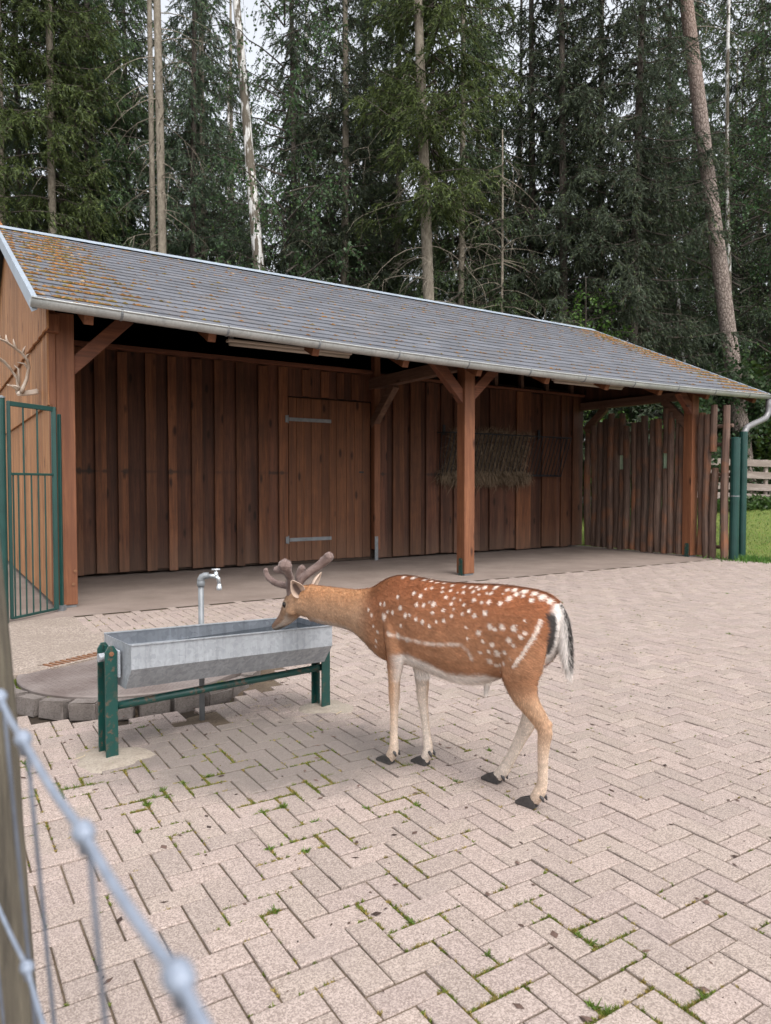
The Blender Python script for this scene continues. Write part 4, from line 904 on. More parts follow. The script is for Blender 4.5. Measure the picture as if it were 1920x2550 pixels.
def lat_noise(x, y):
    xi, yi = np.floor(x).astype(int), np.floor(y).astype(int); fx, fy = x - xi, y - yi; fx = fx * fx * (3 - 2 * fx); fy = fy * fy * (3 - 2 * fy)
    q = lambda a, b_: LTAB[a & 255, b_ & 255]
    return (q(xi, yi) * (1 - fx) + q(xi + 1, yi) * fx) * (1 - fy) + (q(xi, yi + 1) * (1 - fx) + q(xi + 1, yi + 1) * fx) * fy
def fur_colour(P, Nn, g):
    s, t_, z = P[:, 0], P[:, 1], P[:, 2]; n = len(P); J = g.normal(0, .006, (n, 3)); s2, z2 = s + J[:, 0], z + J[:, 2]
    top = np.interp(s, TS[:, 0], TS[:, 1]); bot = np.interp(s, TS[:, 0], TS[:, 2])
    def L(a, b_, w_): w_ = np.asarray(w_)[:, None]; return a * (1 - w_) + b_ * w_
    A = lambda *c: np.tile(np.array(c), (n, 1))
    k = sm(0, .36, top - z2)
    c = L(A(.275, .096, .04), A(.43, .22, .12), k)
    lowfreq = .5 + .5 * np.sin(s * 19 + 2 * np.sin(z * 23)) * np.sin(z * 17 + 1.5 * np.sin(s * 21))
    c = c * (.9 + .2 * lowfreq[:, None])
    c = L(c, A(.13, .045, .018), .75 * sm(.03, .006, np.abs(t_)) * sm(.05, .02, top - z) * sm(.45, .3, s))       # dark dorsal line
    neck = sm(.42, .6, s2); nk = L(A(.46, .235, .115), A(.5, .32, .205), sm(0, .16, top - z2)); c = L(c, nk, neck)
    c = L(c, A(.19, .075, .03), .55 * sm(.54, .46, s2) * sm(.3, .4, s2) * sm(.1, .04, top - z2))
    head = sm(1.02, 1.1, s2); hd = L(A(.38, .23, .14), A(.3, .185, .13), sm(1.14, 1.25, s2)); c = L(c, hd, head)
    c = L(c, A(.62, .52, .44), .8 * sm(.02, -.01, z - (.70 - (s - 1.1) * .72)) * sm(1.08, 1.14, s) * sm(-.2, -.5, Nn[:, 2]))   # chin
    thr = sm(.045, .005, z2 - bot) * sm(.42, .5, s) * (1 - sm(.9, 1.0, s)); c = L(c, A(.66, .57, .5), .85 * thr)
    leg = sm(.56, .45, z2); front = s > .05
    lc = L(A(.47, .29, .18), A(.58, .45, .35), sm(.42, .16, z2)); c = L(c, lc, leg * (s > -.62))
    c = L(c, A(.66, .58, .51), .75 * leg * sm(.0, .55, -Nn[:, 1] * np.sign(t_) - .1))        # pale inner legs
    c = L(c, A(.6, .5, .42), .5 * leg * front * sm(.2, .8, Nn[:, 0] * -1))
    bl = np.interp(s, [-.29, -.267, -.221, -.136, -.029, .078, .204, .3, .386], [.5, .535, .553, .541, .533, .565, .585, .575, .53])
    inb = (s > -.29) & (s < .34); bw_ = sm(.012, -.016, z2 - bl) * inb * (z > .43)
    shield = (s > .25) & (t_ > .03) | (s > .25) & (t_ < -.03); bw_ = bw_ * np.where(shield, sm(.33, .24, s), 1)
    c = L(c, A(.88, .82, .77), .97 * bw_)
    tt = np.abs(t_); w_ = np.zeros(n); Q = np.stack([s, tt, z], 1)
    ok = (z > .54) & (s > -.6) & (s < .52); idx = np.where(ok)[0]
    for ch in np.array_split(idx, max(1, len(idx) // 20000)):
        dd = np.linalg.norm((Q[ch][:, None, :] - SPOTS[None, :, :3]) * np.array([1.0, .75, .92]), axis=2) / SPOTS[None, :, 3]
        w_[ch] = sm(1.32, .72, dd.min(1) + g.normal(0, .2, len(ch)))
    d1 = seg_dist(Q, STR1) + np.abs(g.normal(0, .003, n)); d2 = seg_dist(Q, STR2) + np.abs(g.normal(0, .0015, n)); side = tt > .05
    w_ = np.maximum(w_, .78 * sm(.017, .003, d1) * side * (s < .3) * (.35 + .65 * sm(.3, .6, lat_noise(s * 55, z * 20)))); w_ = np.maximum(w_, sm(.0105, .006, d2) * side)
    c = L(c, A(.8, .7, .62), .92 * w_)
    rear = sm(-.5, -.8, Nn[:, 0]) * (s < -.43) * (z > .56) * (z < .9)
    c = L(c, A(.72, .66, .62), rear * sm(.085, .07, tt)); c = L(c, A(.015, .012, .012), .95 * (s < -.515) * sm(.045, .056, tt) * sm(.088, .076, tt) * sm(.64, .7, z) * sm(.88, .85, z))
    st_ = lat_noise(s * 46 + z * 10, z * 120 + t_ * 60) ; st2 = lat_noise(s * 18, z * 30 + t_ * 20); c = c * (1 + .28 * (st_ - .5) + .14 * (st2 - .5))[:, None]
    ey = np.linalg.norm(Q - np.array([1.138, .05, .719]), axis=1); c = L(c, A(.56, .42, .3), .6 * sm(.034, .022, ey)); c = L(c, A(.05, .03, .02), sm(.021, .015, ey))
    c = L(c, A(.05, .035, .03), sm(1.275, 1.29, s) * .85)
    return c
def remesh(name, mb, vox, it, m):
    me = mb.mesh('tmp'); o = bpy.data.objects.new('tmp', me); col.objects.link(o)
    r_ = o.modifiers.new('r', 'REMESH'); r_.mode = 'VOXEL'; r_.voxel_size = vox
    s_ = o.modifiers.new('s', 'SMOOTH'); s_.iterations = it; s_.factor = .5
    dg = bpy.context.evaluated_depsgraph_get(); me2 = bpy.data.meshes.new_from_object(o.evaluated_get(dg)); me2.name = name
    bpy.data.objects.remove(o); me2.materials.clear(); me2.materials.append(m)
    me2.polygons.foreach_set('use_smooth', [True] * len(me2.polygons)); return me2
def spline(nodes, k=4):
    A_ = np.array(nodes, float); n = len(A_); out = []
    for i in range(n - 1):
        p0, p1, p2, p3 = A_[max(i - 1, 0)], A_[i], A_[i + 1], A_[min(i + 2, n - 1)]
        for j in range(k):
            q = j / k; out.append(.5 * ((2 * p1) + (-p0 + p2) * q + (2 * p0 - 5 * p1 + 4 * p2 - p3) * q * q + (-p0 + 3 * p1 - 3 * p2 + p3) * q ** 3))
    out.append(A_[-1]); return np.array(out)
def limb(mb, nodes, n=14):
    q = spline(nodes)
    mb.tube([tuple(p[:3]) for p in q], [max(p[3], .003) for p in q], n, True, [max(p[4], .003) for p in q], (0, 1, 0))
mb = MB(); q = spline([(a, b_, c, d) for a, b_, c, d in TORSO], 3); P = []; K = 28
for s, zt, zb, hw in q:
    zc, hz = (zt + zb) / 2, max((zt - zb) / 2, .01)
    for k in range(K):
        a = 2 * math.pi * k / K; sn, cs = math.sin(a), math.cos(a)
        wide = hw * (1 - .2 * max(sn, 0) ** 2 - .1 * max(-sn, 0) ** 2)
        P.append((s, wide * math.copysign(abs(cs) ** .85, cs), zc + hz * sn))
F = [(i * K + k, i * K + (k + 1) % K, (i + 1) * K + (k + 1) % K, (i + 1) * K + k) for i in range(len(q) - 1) for k in range(K)] + [tuple(range(K)), tuple((len(q) - 1) * K + k for k in range(K))]
mb.add(P, F)
for k in CH_: limb(mb, CH_[k])
for sg in (-1, 1):                    # brow ridges, cheeks, shoulder blades, haunch
    mb.tube([(1.13, sg * .04, .745), (1.15, sg * .043, .72), (1.165, sg * .036, .69)], [.012, .016, .01], 8)
    mb.tube([(1.08, sg * .035, .74), (1.1, sg * .04, .69), (1.14, sg * .03, .655)], [.03, .036, .022], 10)
body_me = remesh('body', mb, .0055, 5, M_fur)
nv = len(body_me.vertices); co = np.empty(nv * 3, np.float32); body_me.vertices.foreach_get('co', co); co = co.reshape(-1, 3)
no = np.empty(nv * 3, np.float32); body_me.vertices.foreach_get('normal', no); no = no.reshape(-1, 3)
g = np.random.default_rng(5)
cc = np.ones((nv, 4), np.float32); cc[:, :3] = fur_colour(co, no, g) * .85
body_me.color_attributes.new('Col', 'FLOAT_COLOR', 'POINT').data.foreach_set('color', cc.ravel())
body = link('body', body_me, deer)
def fur_dir(P, Nn):
    s, t_, z = P[:, 0], P[:, 1], P[:, 2]; n = len(P)
    d = np.tile(np.array([-1.0, 0, -.35]), (n, 1)); leg = sm(.55, .45, z)[:, None] * (s < .6)[:, None]
    d = d * (1 - leg) + leg * np.array([-.15, 0, -1.0]); nk = (sm(.45, .6, s) * (1 - sm(1.03, 1.1, s)))[:, None]; d = d * (1 - nk) + nk * np.array([-.75, 0, -.7])
    hd = sm(1.05, 1.12, s)[:, None]; d = d * (1 - hd) + hd * np.array([-.55, 0, .8])
    d = d - Nn * (d * Nn).sum(1, keepdims=True); return nrm(d)
def fur(me, count, ln, wd, colf, name, parent, lift=.22, dirf=fur_dir):
    me.calc_loop_triangles(); T = np.empty(len(me.loop_triangles) * 3, np.int32); me.loop_triangles.foreach_get('vertices', T); T = T.reshape(-1, 3)
    nv = len(me.vertices); co = np.empty(nv * 3, np.float32); me.vertices.foreach_get('co', co); co = co.reshape(-1, 3).astype(float)
    no = np.empty(nv * 3, np.float32); me.vertices.foreach_get('normal', no); no = no.reshape(-1, 3).astype(float)
    ar = np.linalg.norm(np.cross(co[T[:, 1]] - co[T[:, 0]], co[T[:, 2]] - co[T[:, 0]]), axis=1); ti = g.choice(len(T), count, p=ar / ar.sum())
    b = g.random((count, 3)); b = -np.log(b); b /= b.sum(1, keepdims=True)
    P = (co[T[ti]] * b[:, :, None]).sum(1); Nn = nrm((no[T[ti]] * b[:, :, None]).sum(1))
    d0 = dirf(P, Nn); d = nrm(d0 + g.normal(0, .2, (count, 3)) + Nn * lift); L_ = ln(P) * g.uniform(.65, 1.25, count)
    side = nrm(np.cross(d, Nn)) * (wd * g.uniform(.7, 1.3, count) / 2)[:, None]
    V = np.stack([P - side, P + side, P + d * L_[:, None]], 1)
    c = colf(P, Nn, g) * g.normal(1.0, .2, (count, 1)).clip(.45, 1.7)
    return link(name, tri_mesh(name, V, M_fur, c), parent)
def flen(P):
    s, z = P[:, 0], P[:, 2]; return .017 * (1 - .55 * sm(.45, .3, z)) * (1 - .55 * sm(1.0, 1.1, s)) + .012 * sm(.54, .5, z) * (np.abs(s) < .25) * (z > .44)
tag(fur(body_me, 150000, flen, .0021, fur_colour, 'coat', deer), kind='stuff')
# tail
TAIL = [(-.535, 0, .89, .019, .018), (-.558, 0, .84, .023, .023), (-.567, 0, .781, .027, .026), (-.574, 0, .705, .026, .024), (-.584, 0, .639, .016, .016), (-.592, 0, .593, .0042, .005)]
mb = MB(); limb(mb, TAIL); tail_me = remesh('tail', mb, .005, 3, M_fur)
def tail_col(P, Nn, g):
    n = len(P); w_ = sm(.6, .9, -Nn[:, 0] + .1 * np.abs(Nn[:, 1]) + g.normal(0, .12, n)) * sm(.6, .66, P[:, 2]); w_ = np.maximum(w_, .5 * sm(.86, .89, P[:, 2]))
    return np.array([.7, .64, .6]) * (1 - w_[:, None]) + np.array([.016, .012, .011]) * w_[:, None]
nv = len(tail_me.vertices); co = np.empty(nv * 3, np.float32); tail_me.vertices.foreach_get('co', co); no = np.empty(nv * 3, np.float32); tail_me.vertices.foreach_get('normal', no)
cc = np.ones((nv, 4), np.float32); cc[:, :3] = tail_col(co.reshape(-1, 3), no.reshape(-1, 3), g)
tail_me.color_attributes.new('Col', 'FLOAT_COLOR', 'POINT').data.foreach_set('color', cc.ravel())
tail = link('tail', tail_me, deer); tag(tail, 'long white tail with a black upper side')
tag(fur(tail_me, 9000, lambda P: np.full(len(P), .034), .002, tail_col, 'tail_hair', tail, .12, lambda P, Nn: nrm(np.tile([-.06, 0, -1.0], (len(P), 1)))), kind='stuff')
# antlers, ears, eyes, hooves
for k in ANT:
    mb = MB()
    for nodes in ANT[k]:
        nodes = [(a, b_, c, r_ * (1.25 + .15 * i / len(nodes)), q * (1.45 + .25 * i / len(nodes))) for i, (a, b_, c, r_, q) in enumerate(nodes)]
        limb(mb, nodes, 12); e_ = nodes[-1]; mb.lathe([(.002, -e_[3]), (e_[3] * .8, -e_[3] * .55), (e_[3], 0), (e_[3] * .8, e_[3] * .55), (.002, e_[3])], e_[:3], 10)
    a_ = ANT[k][0][0]; mb.lathe([(.01, -.012), (.021, -.004), (.022, .004), (.012, .012)], (a_[0], a_[1], a_[2] + .012), 12)
    am = remesh('antler', mb, .003, 4, M_velvet); ao = link('antler', am, deer)
    tag(fur(am, 9000, lambda P: np.full(len(P), .005), .0012, lambda P, Nn, g: np.array([.24, .175, .155]) * g.uniform(.6, 1.3, (len(P), 1)), 'velvet', ao, .9, lambda P, Nn: nrm(np.tile([-.2, 0, .6], (len(P), 1)))), kind='stuff')
m, t, b = newmat('ear_fur')
bf = N(t, 'NewGeometry'); n1 = noise(t, N(t, 'TexCoord').outputs['Object'], 60, 4)
at = N(t, 'Attribute', attribute_name='Col').outputs['Color']; t.links.new(mixc(t, ramp(t, n1, [(.4, 0), (.7, .35)]), at, (.1, .07, .055)), b.inputs['Base Color']); b.inputs['Roughness'].default_value = .85
M_ear = m
for sg in (1, -1):
    base = np.array([1.01, sg * .05, .79 if sg > 0 else .815]); ax = nrm(np.array([.0, sg * .071, .09])); fw = nrm(np.array([-.7, sg * .62, .1])); fw = nrm(fw - ax * (fw @ ax)); wd = np.cross(ax, fw)
    NU, NVV = 11, 9; P = []; C = []
    for i in range(NU):
        f_ = i / (NU - 1); half = .038 * math.sin(math.pi * min(1, .16 + .84 * f_ ** .85)) + .004; 
        for j in range(NVV):
            q = -1 + 2 * j / (NVV - 1); p = base + ax * (.122 * f_ - .012) + wd * half * q * (1 - .1 * abs(q)) + fw * (.026 * (q * q) - .022) * (math.sin(math.pi * min(1, f_ * .9 + .12)))
            P.append(p); C.append((.5, .38, .3) if abs(q) > .7 else (.09, .06, .05) if abs(q) < .5 and f_ < .72 else (.38, .28, .22))
    F = [(i * NVV + j, i * NVV + j + 1, (i + 1) * NVV + j + 1, (i + 1) * NVV + j) for i in range(NU - 1) for j in range(NVV - 1)]
    me = bpy.data.meshes.new('ear'); me.from_pydata([tuple(p) for p in P], [], F); me.materials.append(M_ear); me.polygons.foreach_set('use_smooth', [True] * len(F))
    me.color_attributes.new('Col', 'FLOAT_COLOR', 'POINT').data.foreach_set('color', np.c_[np.array(C), np.ones(len(C))].astype(np.float32).ravel())
    o = link('ear', me, deer); s_ = o.modifiers.new('t', 'SOLIDIFY'); s_.thickness = .005; s_ = o.modifiers.new('s', 'SUBSURF'); s_.levels = s_.render_levels = 1
    me = MB().lathe([(.001, -.0165), (.0105, -.013), (.0158, -.0055), (.0165, 0), (.0158, .0055), (.0105, .013), (.001, .0165)], n=16).mesh('eye', M_eye, smooth=True)
    o = link('eye', me, deer); o.location = (1.143, sg * .0475, .722)
def hoof(s0, t0, s1, yaw=0):
    o = empty('hoof', (0, 0, 0), 0, deer); bpy.data.objects.remove(o)
    mb = MB(); L = s1 - s0
    for sg in (-1, 1):
        c = t0 + sg * .0125; prof3 = [(0, .001), (L * .97, .001), (L, .01), (L * .9, .02), (L * .55, .036), (L * .3, .044), (L * .02, .036)]
        P = []
        for x, z in prof3:
            wd_ = .0115 * (1 - .55 * (x / L) ** 2); P += [(s0 + x, c - wd_ - (0 if z > .002 else .001), z), (s0 + x, c + wd_, z)]
        n = len(prof3); F = [tuple(range(0, 2 * n, 2)), tuple(range(2 * n - 1, 0, -2))] + [(2 * i, 2 * ((i + 1) % n), 2 * ((i + 1) % n) + 1, 2 * i + 1) for i in range(n)]
        mb.add(P, F)
    return mb.build('hoof', M_hoof, deer, bevel=.0025, seg=2)
for s0, t0, s1 in ((.333, .063, .43), (.185, -.034, .282), (-.205, -.08, -.108), (-.463, .046, -.366)): hoof(s0, t0, s1)
for s0, t0, z0 in ((.303, .063, .066), (.155, -.034, .07), (-.232, -.08, .04), (-.5, .046, .057)):
    for sg in (-1, 1): MB().tube([(s0 + .012, t0 + sg * .013, z0 + .012), (s0, t0 + sg * .015, z0), (s0 - .006, t0 + sg * .015, z0 - .014)], [.007, .008, .003], 8).build('dewclaw', M_hoof, deer, smooth=True)

# ------------------------------------------------------------------ wire fence in the foreground
fw_ = empty('wire_fence', (-.26, .5, 0)); tag(fw_, 'knotted zinc wire mesh fence running past the wooden post', 'fence')
fo = Vector((-.26, .5, 0))
K0 = [Vector((-.615, .965, 1.222)), Vector((-.44, .75, 1.222)), Vector((-.326, .607, 1.222)), Vector((-.258, .51, 1.22)), Vector((-.158, .373, 1.219)), Vector((-.076, .26, 1.22)), Vector((.005, .14, 1.22)), Vector((.09, .01, 1.22)), Vector((.18, -.12, 1.22))]
levels = [0, -.24, -.46, -.68, -.9]
def wp(p, dz): return p - fo + Vector((cu, su, 0)) * (-dz * .07) + Vector((0, 0, dz))
for i, dz in enumerate(levels):
    pts = []
    for a, b_ in zip(K0[:-1], K0[1:]):
        for k in range(5):
            f_ = k / 5; pts.append(wp(a.lerp(b_, f_), dz) + Vector((0, 0, -.0035 * math.sin(math.pi * f_))))
    MB().tube(pts, .0021 if i else .0026, 8).build('strand', M_wire, fw_, smooth=True)
for p in K0[1:-1]:
    MB().tube([wp(p, dz) + Vector((.0015, .0015, 0)) for dz in np.linspace(0, -.9, 12)], .0016, 8).build('stay_wire', M_stay, fw_, smooth=True)
    for dz in levels[:3]:
        c = wp(p, dz); d = Vector((-.59, .81, 0))
        MB().tube([c - d * .008, c - d * .005, c, c + d * .005, c + d * .008], [.003, .0052, .0062, .0052, .003], 10).tube([c + Vector((0, 0, .006)), c, c - Vector((0, 0, .012))], [.003, .0045, .002], 8).build('knot', M_wire, fw_, smooth=True)
m_fp = m_bark('weathered_post_wood', (.11, .093, .068), (.19, .165, .118), (.05, .042, .032), 18, .06, 2.4, .6)
pts = []; rad = []
for i in range(15):
    f_ = i / 14; z = -.02 + 1.66 * f_; pts.append((float(np.interp(z, [0, .658, 1.02, 1.182, 1.38, 1.489, 1.64], [.06, .024, .004, -.003, -.018, -.03, -.052])), 0, z)); rad.append(.064 * random.uniform(.96, 1.04) * (1 - .08 * f_))
e = empty('fence_post', (-.584, 1.0, 0)); tag(e, 'round weathered mossy wooden post holding the wire fence', 'post')
MB().tube(pts, rad, 14).build('shaft', m_fp, e, smooth=True)
MB().tube([(-.05, -.058, 1.232), (-.046, -.066, 1.222), (-.05, -.058, 1.21)], .003, 6).build('staple', M_steel, e)

# ------------------------------------------------------------------ plank fence beyond the lawn
pf = empty('plank_fence', (10.2, 20.2, 0)); tag(pf, 'grey weathered four rail plank fence behind the lawn', 'fence')
for i, z in enumerate((2.03, 1.72, 1.4, 1.07)):
    for x0 in (-1.6, 2.4):
        y = lambda x: x * -.12
        MB().bar((x0, y(x0), z - .05 * x0 + random.gauss(0, .015)), (x0 + 3.98, y(x0 + 3.98), z - .05 * (x0 + 3.98) + random.gauss(0, .015)), .035, .19).build('plank', W_grey, pf, bevel=.004)
for x in (-1.5, .4, 2.4, 4.4, 6.3): MB().tube([(x, -x * .12 + .09, .2), (x, -x * .12 + .09, 2.15 - .05 * x)], .06, 10).build('fence_post', W_grey, pf)
# ------------------------------------------------------------------ trees
def twig_blades(base, tdir, tlen, g, step=.055, bl=.1, bw=.026, spread=.75):
    """needle sprays along hanging twigs: base, tdir (n,3), tlen (n)"""
    cnt = np.maximum(2, (tlen / step).astype(int)); idx = np.repeat(np.arange(len(base)), cnt); f_ = np.concatenate([np.arange(c) / c for c in cnt])
    p = base[idx] + tdir[idx] * (tlen[idx] * f_)[:, None] + np.array([0, 0, -.28]) * (tlen[idx] * f_ ** 2)[:, None]
    P = np.repeat(p, 2, 0); D = np.repeat(tdir[idx], 2, 0) + np.array([0, 0, -.35]) * np.repeat(f_, 2)[:, None]
    d = nrm(D + g.normal(0, spread, (len(P), 3)) * .6); return P, d
def spruce_crown(seed, H, z0, Lmax, colr, light=0, dead=True, dens=1.0, droop=.8):
    g = np.random.default_rng(seed); B = []; TD = []; TL = []; wood_mb = MB()
    z = z0
    while z < H - .5:
        frac = (z - z0) / (H - z0); Lm = Lmax * (1 - frac) ** .75 * (.55 + .45 * min(1, frac * 6 + .35))
        for k in range(g.integers(4, 7)):
            if g.random() < .12: continue
            az = g.random() * 6.283; L = Lm * g.uniform(.6, 1.2); o_ = np.array([math.cos(az), math.sin(az), 0]); lat = np.array([-o_[1], o_[0], 0])
            dr = g.uniform(.2, .5) * (1 - .5 * frac); lift = g.uniform(.1, .28)
            tt = np.linspace(0, 1, 7); path = np.array([0, 0, z]) + o_ * (L * tt)[:, None] + np.array([0, 0, 1.0]) * (L * (-dr * tt + lift * tt ** 2 + .05 * np.sin(tt * 5 + az)))[:, None] + lat * (L * .06 * np.sin(tt * 3 + az))[:, None]
            wood_mb.tube(path, [.03 * (1 - q * .85) * (L / 3) + .004 for q in tt], 4, False)
            m_ = int(L * 14 * dens) + 2; f_ = g.uniform(.03, 1, m_) ** .85; q = np.stack([np.interp(f_, tt, path[:, i]) for i in range(3)], 1)
            sg = np.where(g.random(m_) < .5, -1.0, 1.0); out = .35 + .5 * f_
            td = nrm(o_ * (out * .7)[:, None] + lat * (sg * g.uniform(.15, .9, m_))[:, None] + np.array([0, 0, -1.0]) * (droop * g.uniform(.4, 1.3, m_))[:, None])
            B.append(q); TD.append(td); TL.append(g.uniform(.3, 1.0, m_) * (.6 + .4 * (1 - f_)) * (.6 + .4 * (1 - frac)))
        z += g.uniform(.3, .55)
    B, TD, TL = np.concatenate(B), np.concatenate(TD), np.concatenate(TL)
    P, d = twig_blades(B, TD, TL, g); n = len(P)
    V = blades(P, d, g.uniform(.09, .18, n), g.uniform(.028, .05, n), g)
    c = np.array(colr) * g.uniform(.6, 1.35, (n, 1)); rad = np.hypot(P[:, 0], P[:, 1])
    tip = g.random(n) < (.1 + light * .5); c[tip] = c[tip] * np.array([1.4, 1.45, 1.0])
    c[g.random(n) < .06] = (.06, .045, .03)
    return tri_mesh('crown', V.reshape(-1, 3), M_needle, c), wood_mb.mesh('branches', M_dkbark)
def trunk_mesh(seed, H, r0, r1, mat, lean=(0, 0), bend=.15, n=11, seg=18, stubs=0, stub_z=(3, 12), stub_len=(.3, 1.5)):
    g = np.random.default_rng(seed); mb = MB(); pts = []; rad = []; ph = g.random() * 6
    def c_(z): f_ = z / H; return np.array([lean[0] * f_ + bend * math.sin(f_ * 4 + ph) - bend * math.sin(ph), lean[1] * f_ + bend * .6 * math.sin(f_ * 3 + ph * 2) - bend * .6 * math.sin(ph * 2), z])
    for i in range(seg):
        f_ = i / (seg - 1); z = -.25 + (H + .25) * f_; pts.append(c_(z)); rad.append((r0 + (r1 - r0) * f_) * g.uniform(.96, 1.04) * (1.25 if i == 0 else 1))
    mb.tube(pts, rad, n); tm = mb.mesh('trunk', mat, smooth=True); sm_ = None
    if stubs:
        m2 = MB()
        for i in range(stubs):
            z = g.uniform(*stub_z); az = g.random() * 6.283; L = g.uniform(*stub_len); o_ = np.array([math.cos(az), math.sin(az), 0]); p = c_(z); lat = np.array([-o_[1], o_[0], 0]) * g.normal(0, .25)
            tt = np.linspace(0, 1, 6); path = p + (o_ + 0) * (L * tt)[:, None] + lat * (L * tt ** 2)[:, None] + np.array([0, 0, 1.0]) * (L * (g.uniform(-.25, .15) * tt - g.uniform(.1, .7) * tt ** 2.2))[:, None]
            m2.tube(path, [max(.003, .016 * (1 - .8 * q)) for q in tt], 4, False)
            for _ in range(int(L * 3)):
                j = g.integers(2, 6); q0 = path[j]; e_ = nrm(g.normal(0, 1, 3) + o_ + np.array([0, 0, -.7])); m2.tube([q0, q0 + e_ * .2 * L, q0 + e_ * .36 * L + np.array([0, 0, -.1 * L])], [.005, .004, .002], 3, False)
        sm_ = m2.mesh('dead_branches', M_spruce)
    return tm, sm_
def leaf_crown(seed, H, z0, spread, colr, n_br, hang=.7, leaf=.075, per=150, upright=.6, name='crown', ball=False):
    g = np.random.default_rng(seed); wood_mb = MB(); LB = []; LD = []
    for i in range(n_br):
        f0 = (i + g.random()) / n_br; z = z0 + (H - z0) * f0 * .85; az = g.random() * 6.283; o_ = np.array([math.cos(az), math.sin(az), 0]); L = spread * g.uniform(.5, 1.1) * (1 - .55 * f0)
        tt = np.linspace(0, 1, 7); path = np.array([0, 0, z]) + o_ * (L * tt ** .9)[:, None] + np.array([0, 0, 1.0]) * (L * upright * (tt - .45 * tt ** 2.2))[:, None] + g.normal(0, .05, (7, 3)) * L * .5 * tt[:, None]
        wood_mb.tube(path, [max(.005, .035 * (1 - .88 * q) * L / 2.5) for q in tt], 5, False)
        nt = max(4, int(per * L / spread / 9))
        f_ = g.uniform(.2, 1, nt); q = np.stack([np.interp(f_, tt, path[:, k]) for k in range(3)], 1)
        for p in q:
            td = nrm(o_ * .4 + g.normal(0, .6, 3) + np.array([0, 0, -hang])); tl = g.uniform(.35, 1.1) * (.6 + .4 * hang); m_ = int(9 + tl * 9)
            s_ = g.random(m_); pp = p + td * (tl * s_)[:, None] + np.array([0, 0, -.35 * hang]) * (tl * s_ ** 2)[:, None] + g.normal(0, .07, (m_, 3)); LB.append(pp); LD.append(nrm(g.normal(0, .8, (m_, 3)) + td * .6 + np.array([0, 0, -.3])))
            wood_mb.tube([p, p + td * tl * .5 + np.array([0, 0, -.09 * hang * tl]), p + td * tl + np.array([0, 0, -.35 * hang * tl])], [.006, .004, .002], 3, False)
    P, d = np.concatenate(LB), np.concatenate(LD); n = len(P)
    sd_ = nrm(np.cross(d, nrm(g.normal(0, .7, (n, 3)) + np.array([0, 0, 1.0])))); L = (leaf * g.uniform(.7, 1.3, n))[:, None]
    V = np.stack([P, P + d * L * .45 + sd_ * L * .38, P + d * L, P + d * L * .45 - sd_ * L * .38], 1)
    c = np.array(colr) * g.uniform(.6, 1.4, (n, 1)); y = g.random(n) < .12; c[y] *= np.array([1.4, 1.25, .8])
    return tri_mesh(name, V.reshape(-1, 3), M_leaf, c, 4), wood_mb.mesh('branches', M_dkbark)
DK = (.082, .106, .07); MD = (.092, .128, .068); LG = (.1, .146, .06)
CR_ = {'a': spruce_crown(11, 25, 1.6, 3.2, DK, dens=.85), 'b': spruce_crown(12, 23, 2.6, 2.8, DK, .1, dens=.85), 'c': spruce_crown(13, 26, 5.5, 3.0, MD, .3), 'd': spruce_crown(14, 24, 9.6, 2.7, LG, .6, droop=.7), 'e': spruce_crown(15, 25, 7.0, 2.9, LG, .5, droop=.8)}
LC_ = {'birch': leaf_crown(21, 20, 4.0, 3.0, (.058, .098, .04), 58, .9, .085), 'birch2': leaf_crown(22, 19, 6, 3.2, (.065, .105, .045), 50, 1.0, .085), 'young': leaf_crown(23, 8, .8, 2.4, (.08, .14, .03), 36, .3, .1)}
TK_ = {'s1': trunk_mesh(31, 25, .2, .04, M_spruce, bend=.08, stubs=26, stub_z=(2, 9)), 's2': trunk_mesh(32, 24, .16, .04, M_dkbark, bend=.1), 's3': trunk_mesh(33, 25, .17, .04, M_spruce, bend=.12, stubs=34, stub_z=(2, 12), stub_len=(.6, 2.2)), 'b1': trunk_mesh(34, 20, .2, .05, M_birch, (-1.2, 0), .1, 11, 16), 'b2': trunk_mesh(35, 19, .1, .03, M_birch, (.4, 0), .2), 'y': trunk_mesh(36, 7.5, .05, .012, M_dkbark, bend=.2)}
def tree(name, x, y, crown, trunk, label, cat='tree', group=None, s=1.0, rz=None, sz=None, dz=0):
    e = empty(name, (x, y, float(terrain_h(x, y)) + dz), random.uniform(0, 6.28) if rz is None else rz); e.scale = (s, s, sz or s)
    tag(e, label, cat, group)
    link('trunk', trunk[0], e)
    if trunk[1]: tag(link('dead_branches', trunk[1], e), kind='stuff')
    if crown: tag(link('crown', crown[0], e), kind='stuff'); tag(link('branches', crown[1], e), kind='stuff')
    return e
px = lambda x, y: (x - 833) / 1566 * y
random.seed(11)
# trees that can be told apart
t1 = trunk_mesh(41, 24, .14, .075, M_spruce, (-.3, 0), .04, stubs=70, stub_z=(5, 16), stub_len=(.3, 1.9))
tree('spruce_tree', px(360, 21), 21, None, t1, 'straight bare beige spruce trunk left of the white birch', 'spruce', s=1.0, rz=0)
t1b = trunk_mesh(42, 23, .11, .05, M_spruce, (-.25, 0), .05, stubs=20)
tree('spruce_tree', px(341, 22.5), 22.5, None, t1b, 'slim beige trunk standing just behind the straight bare spruce', 'spruce', rz=0)
tb = trunk_mesh(43, 19, .2, .07, M_birch, (-1.85, 0), .1, 12, 20)
tree('birch_tree', px(620, 20), 20, LC_['birch'], tb, 'birch with peeling white and dark bark leaning left behind the roof ridge', 'birch', rz=0)
t2 = trunk_mesh(44, 24, .2, .08, M_spruce, (-.75, 0), .06, stubs=60, stub_z=(5, 13), stub_len=(.4, 2.2))
tree('spruce_tree', px(940, 21), 21, CR_['d'], t2, 'thick pale straight spruce trunk rising behind the middle of the roof', 'spruce', rz=0, dz=0)
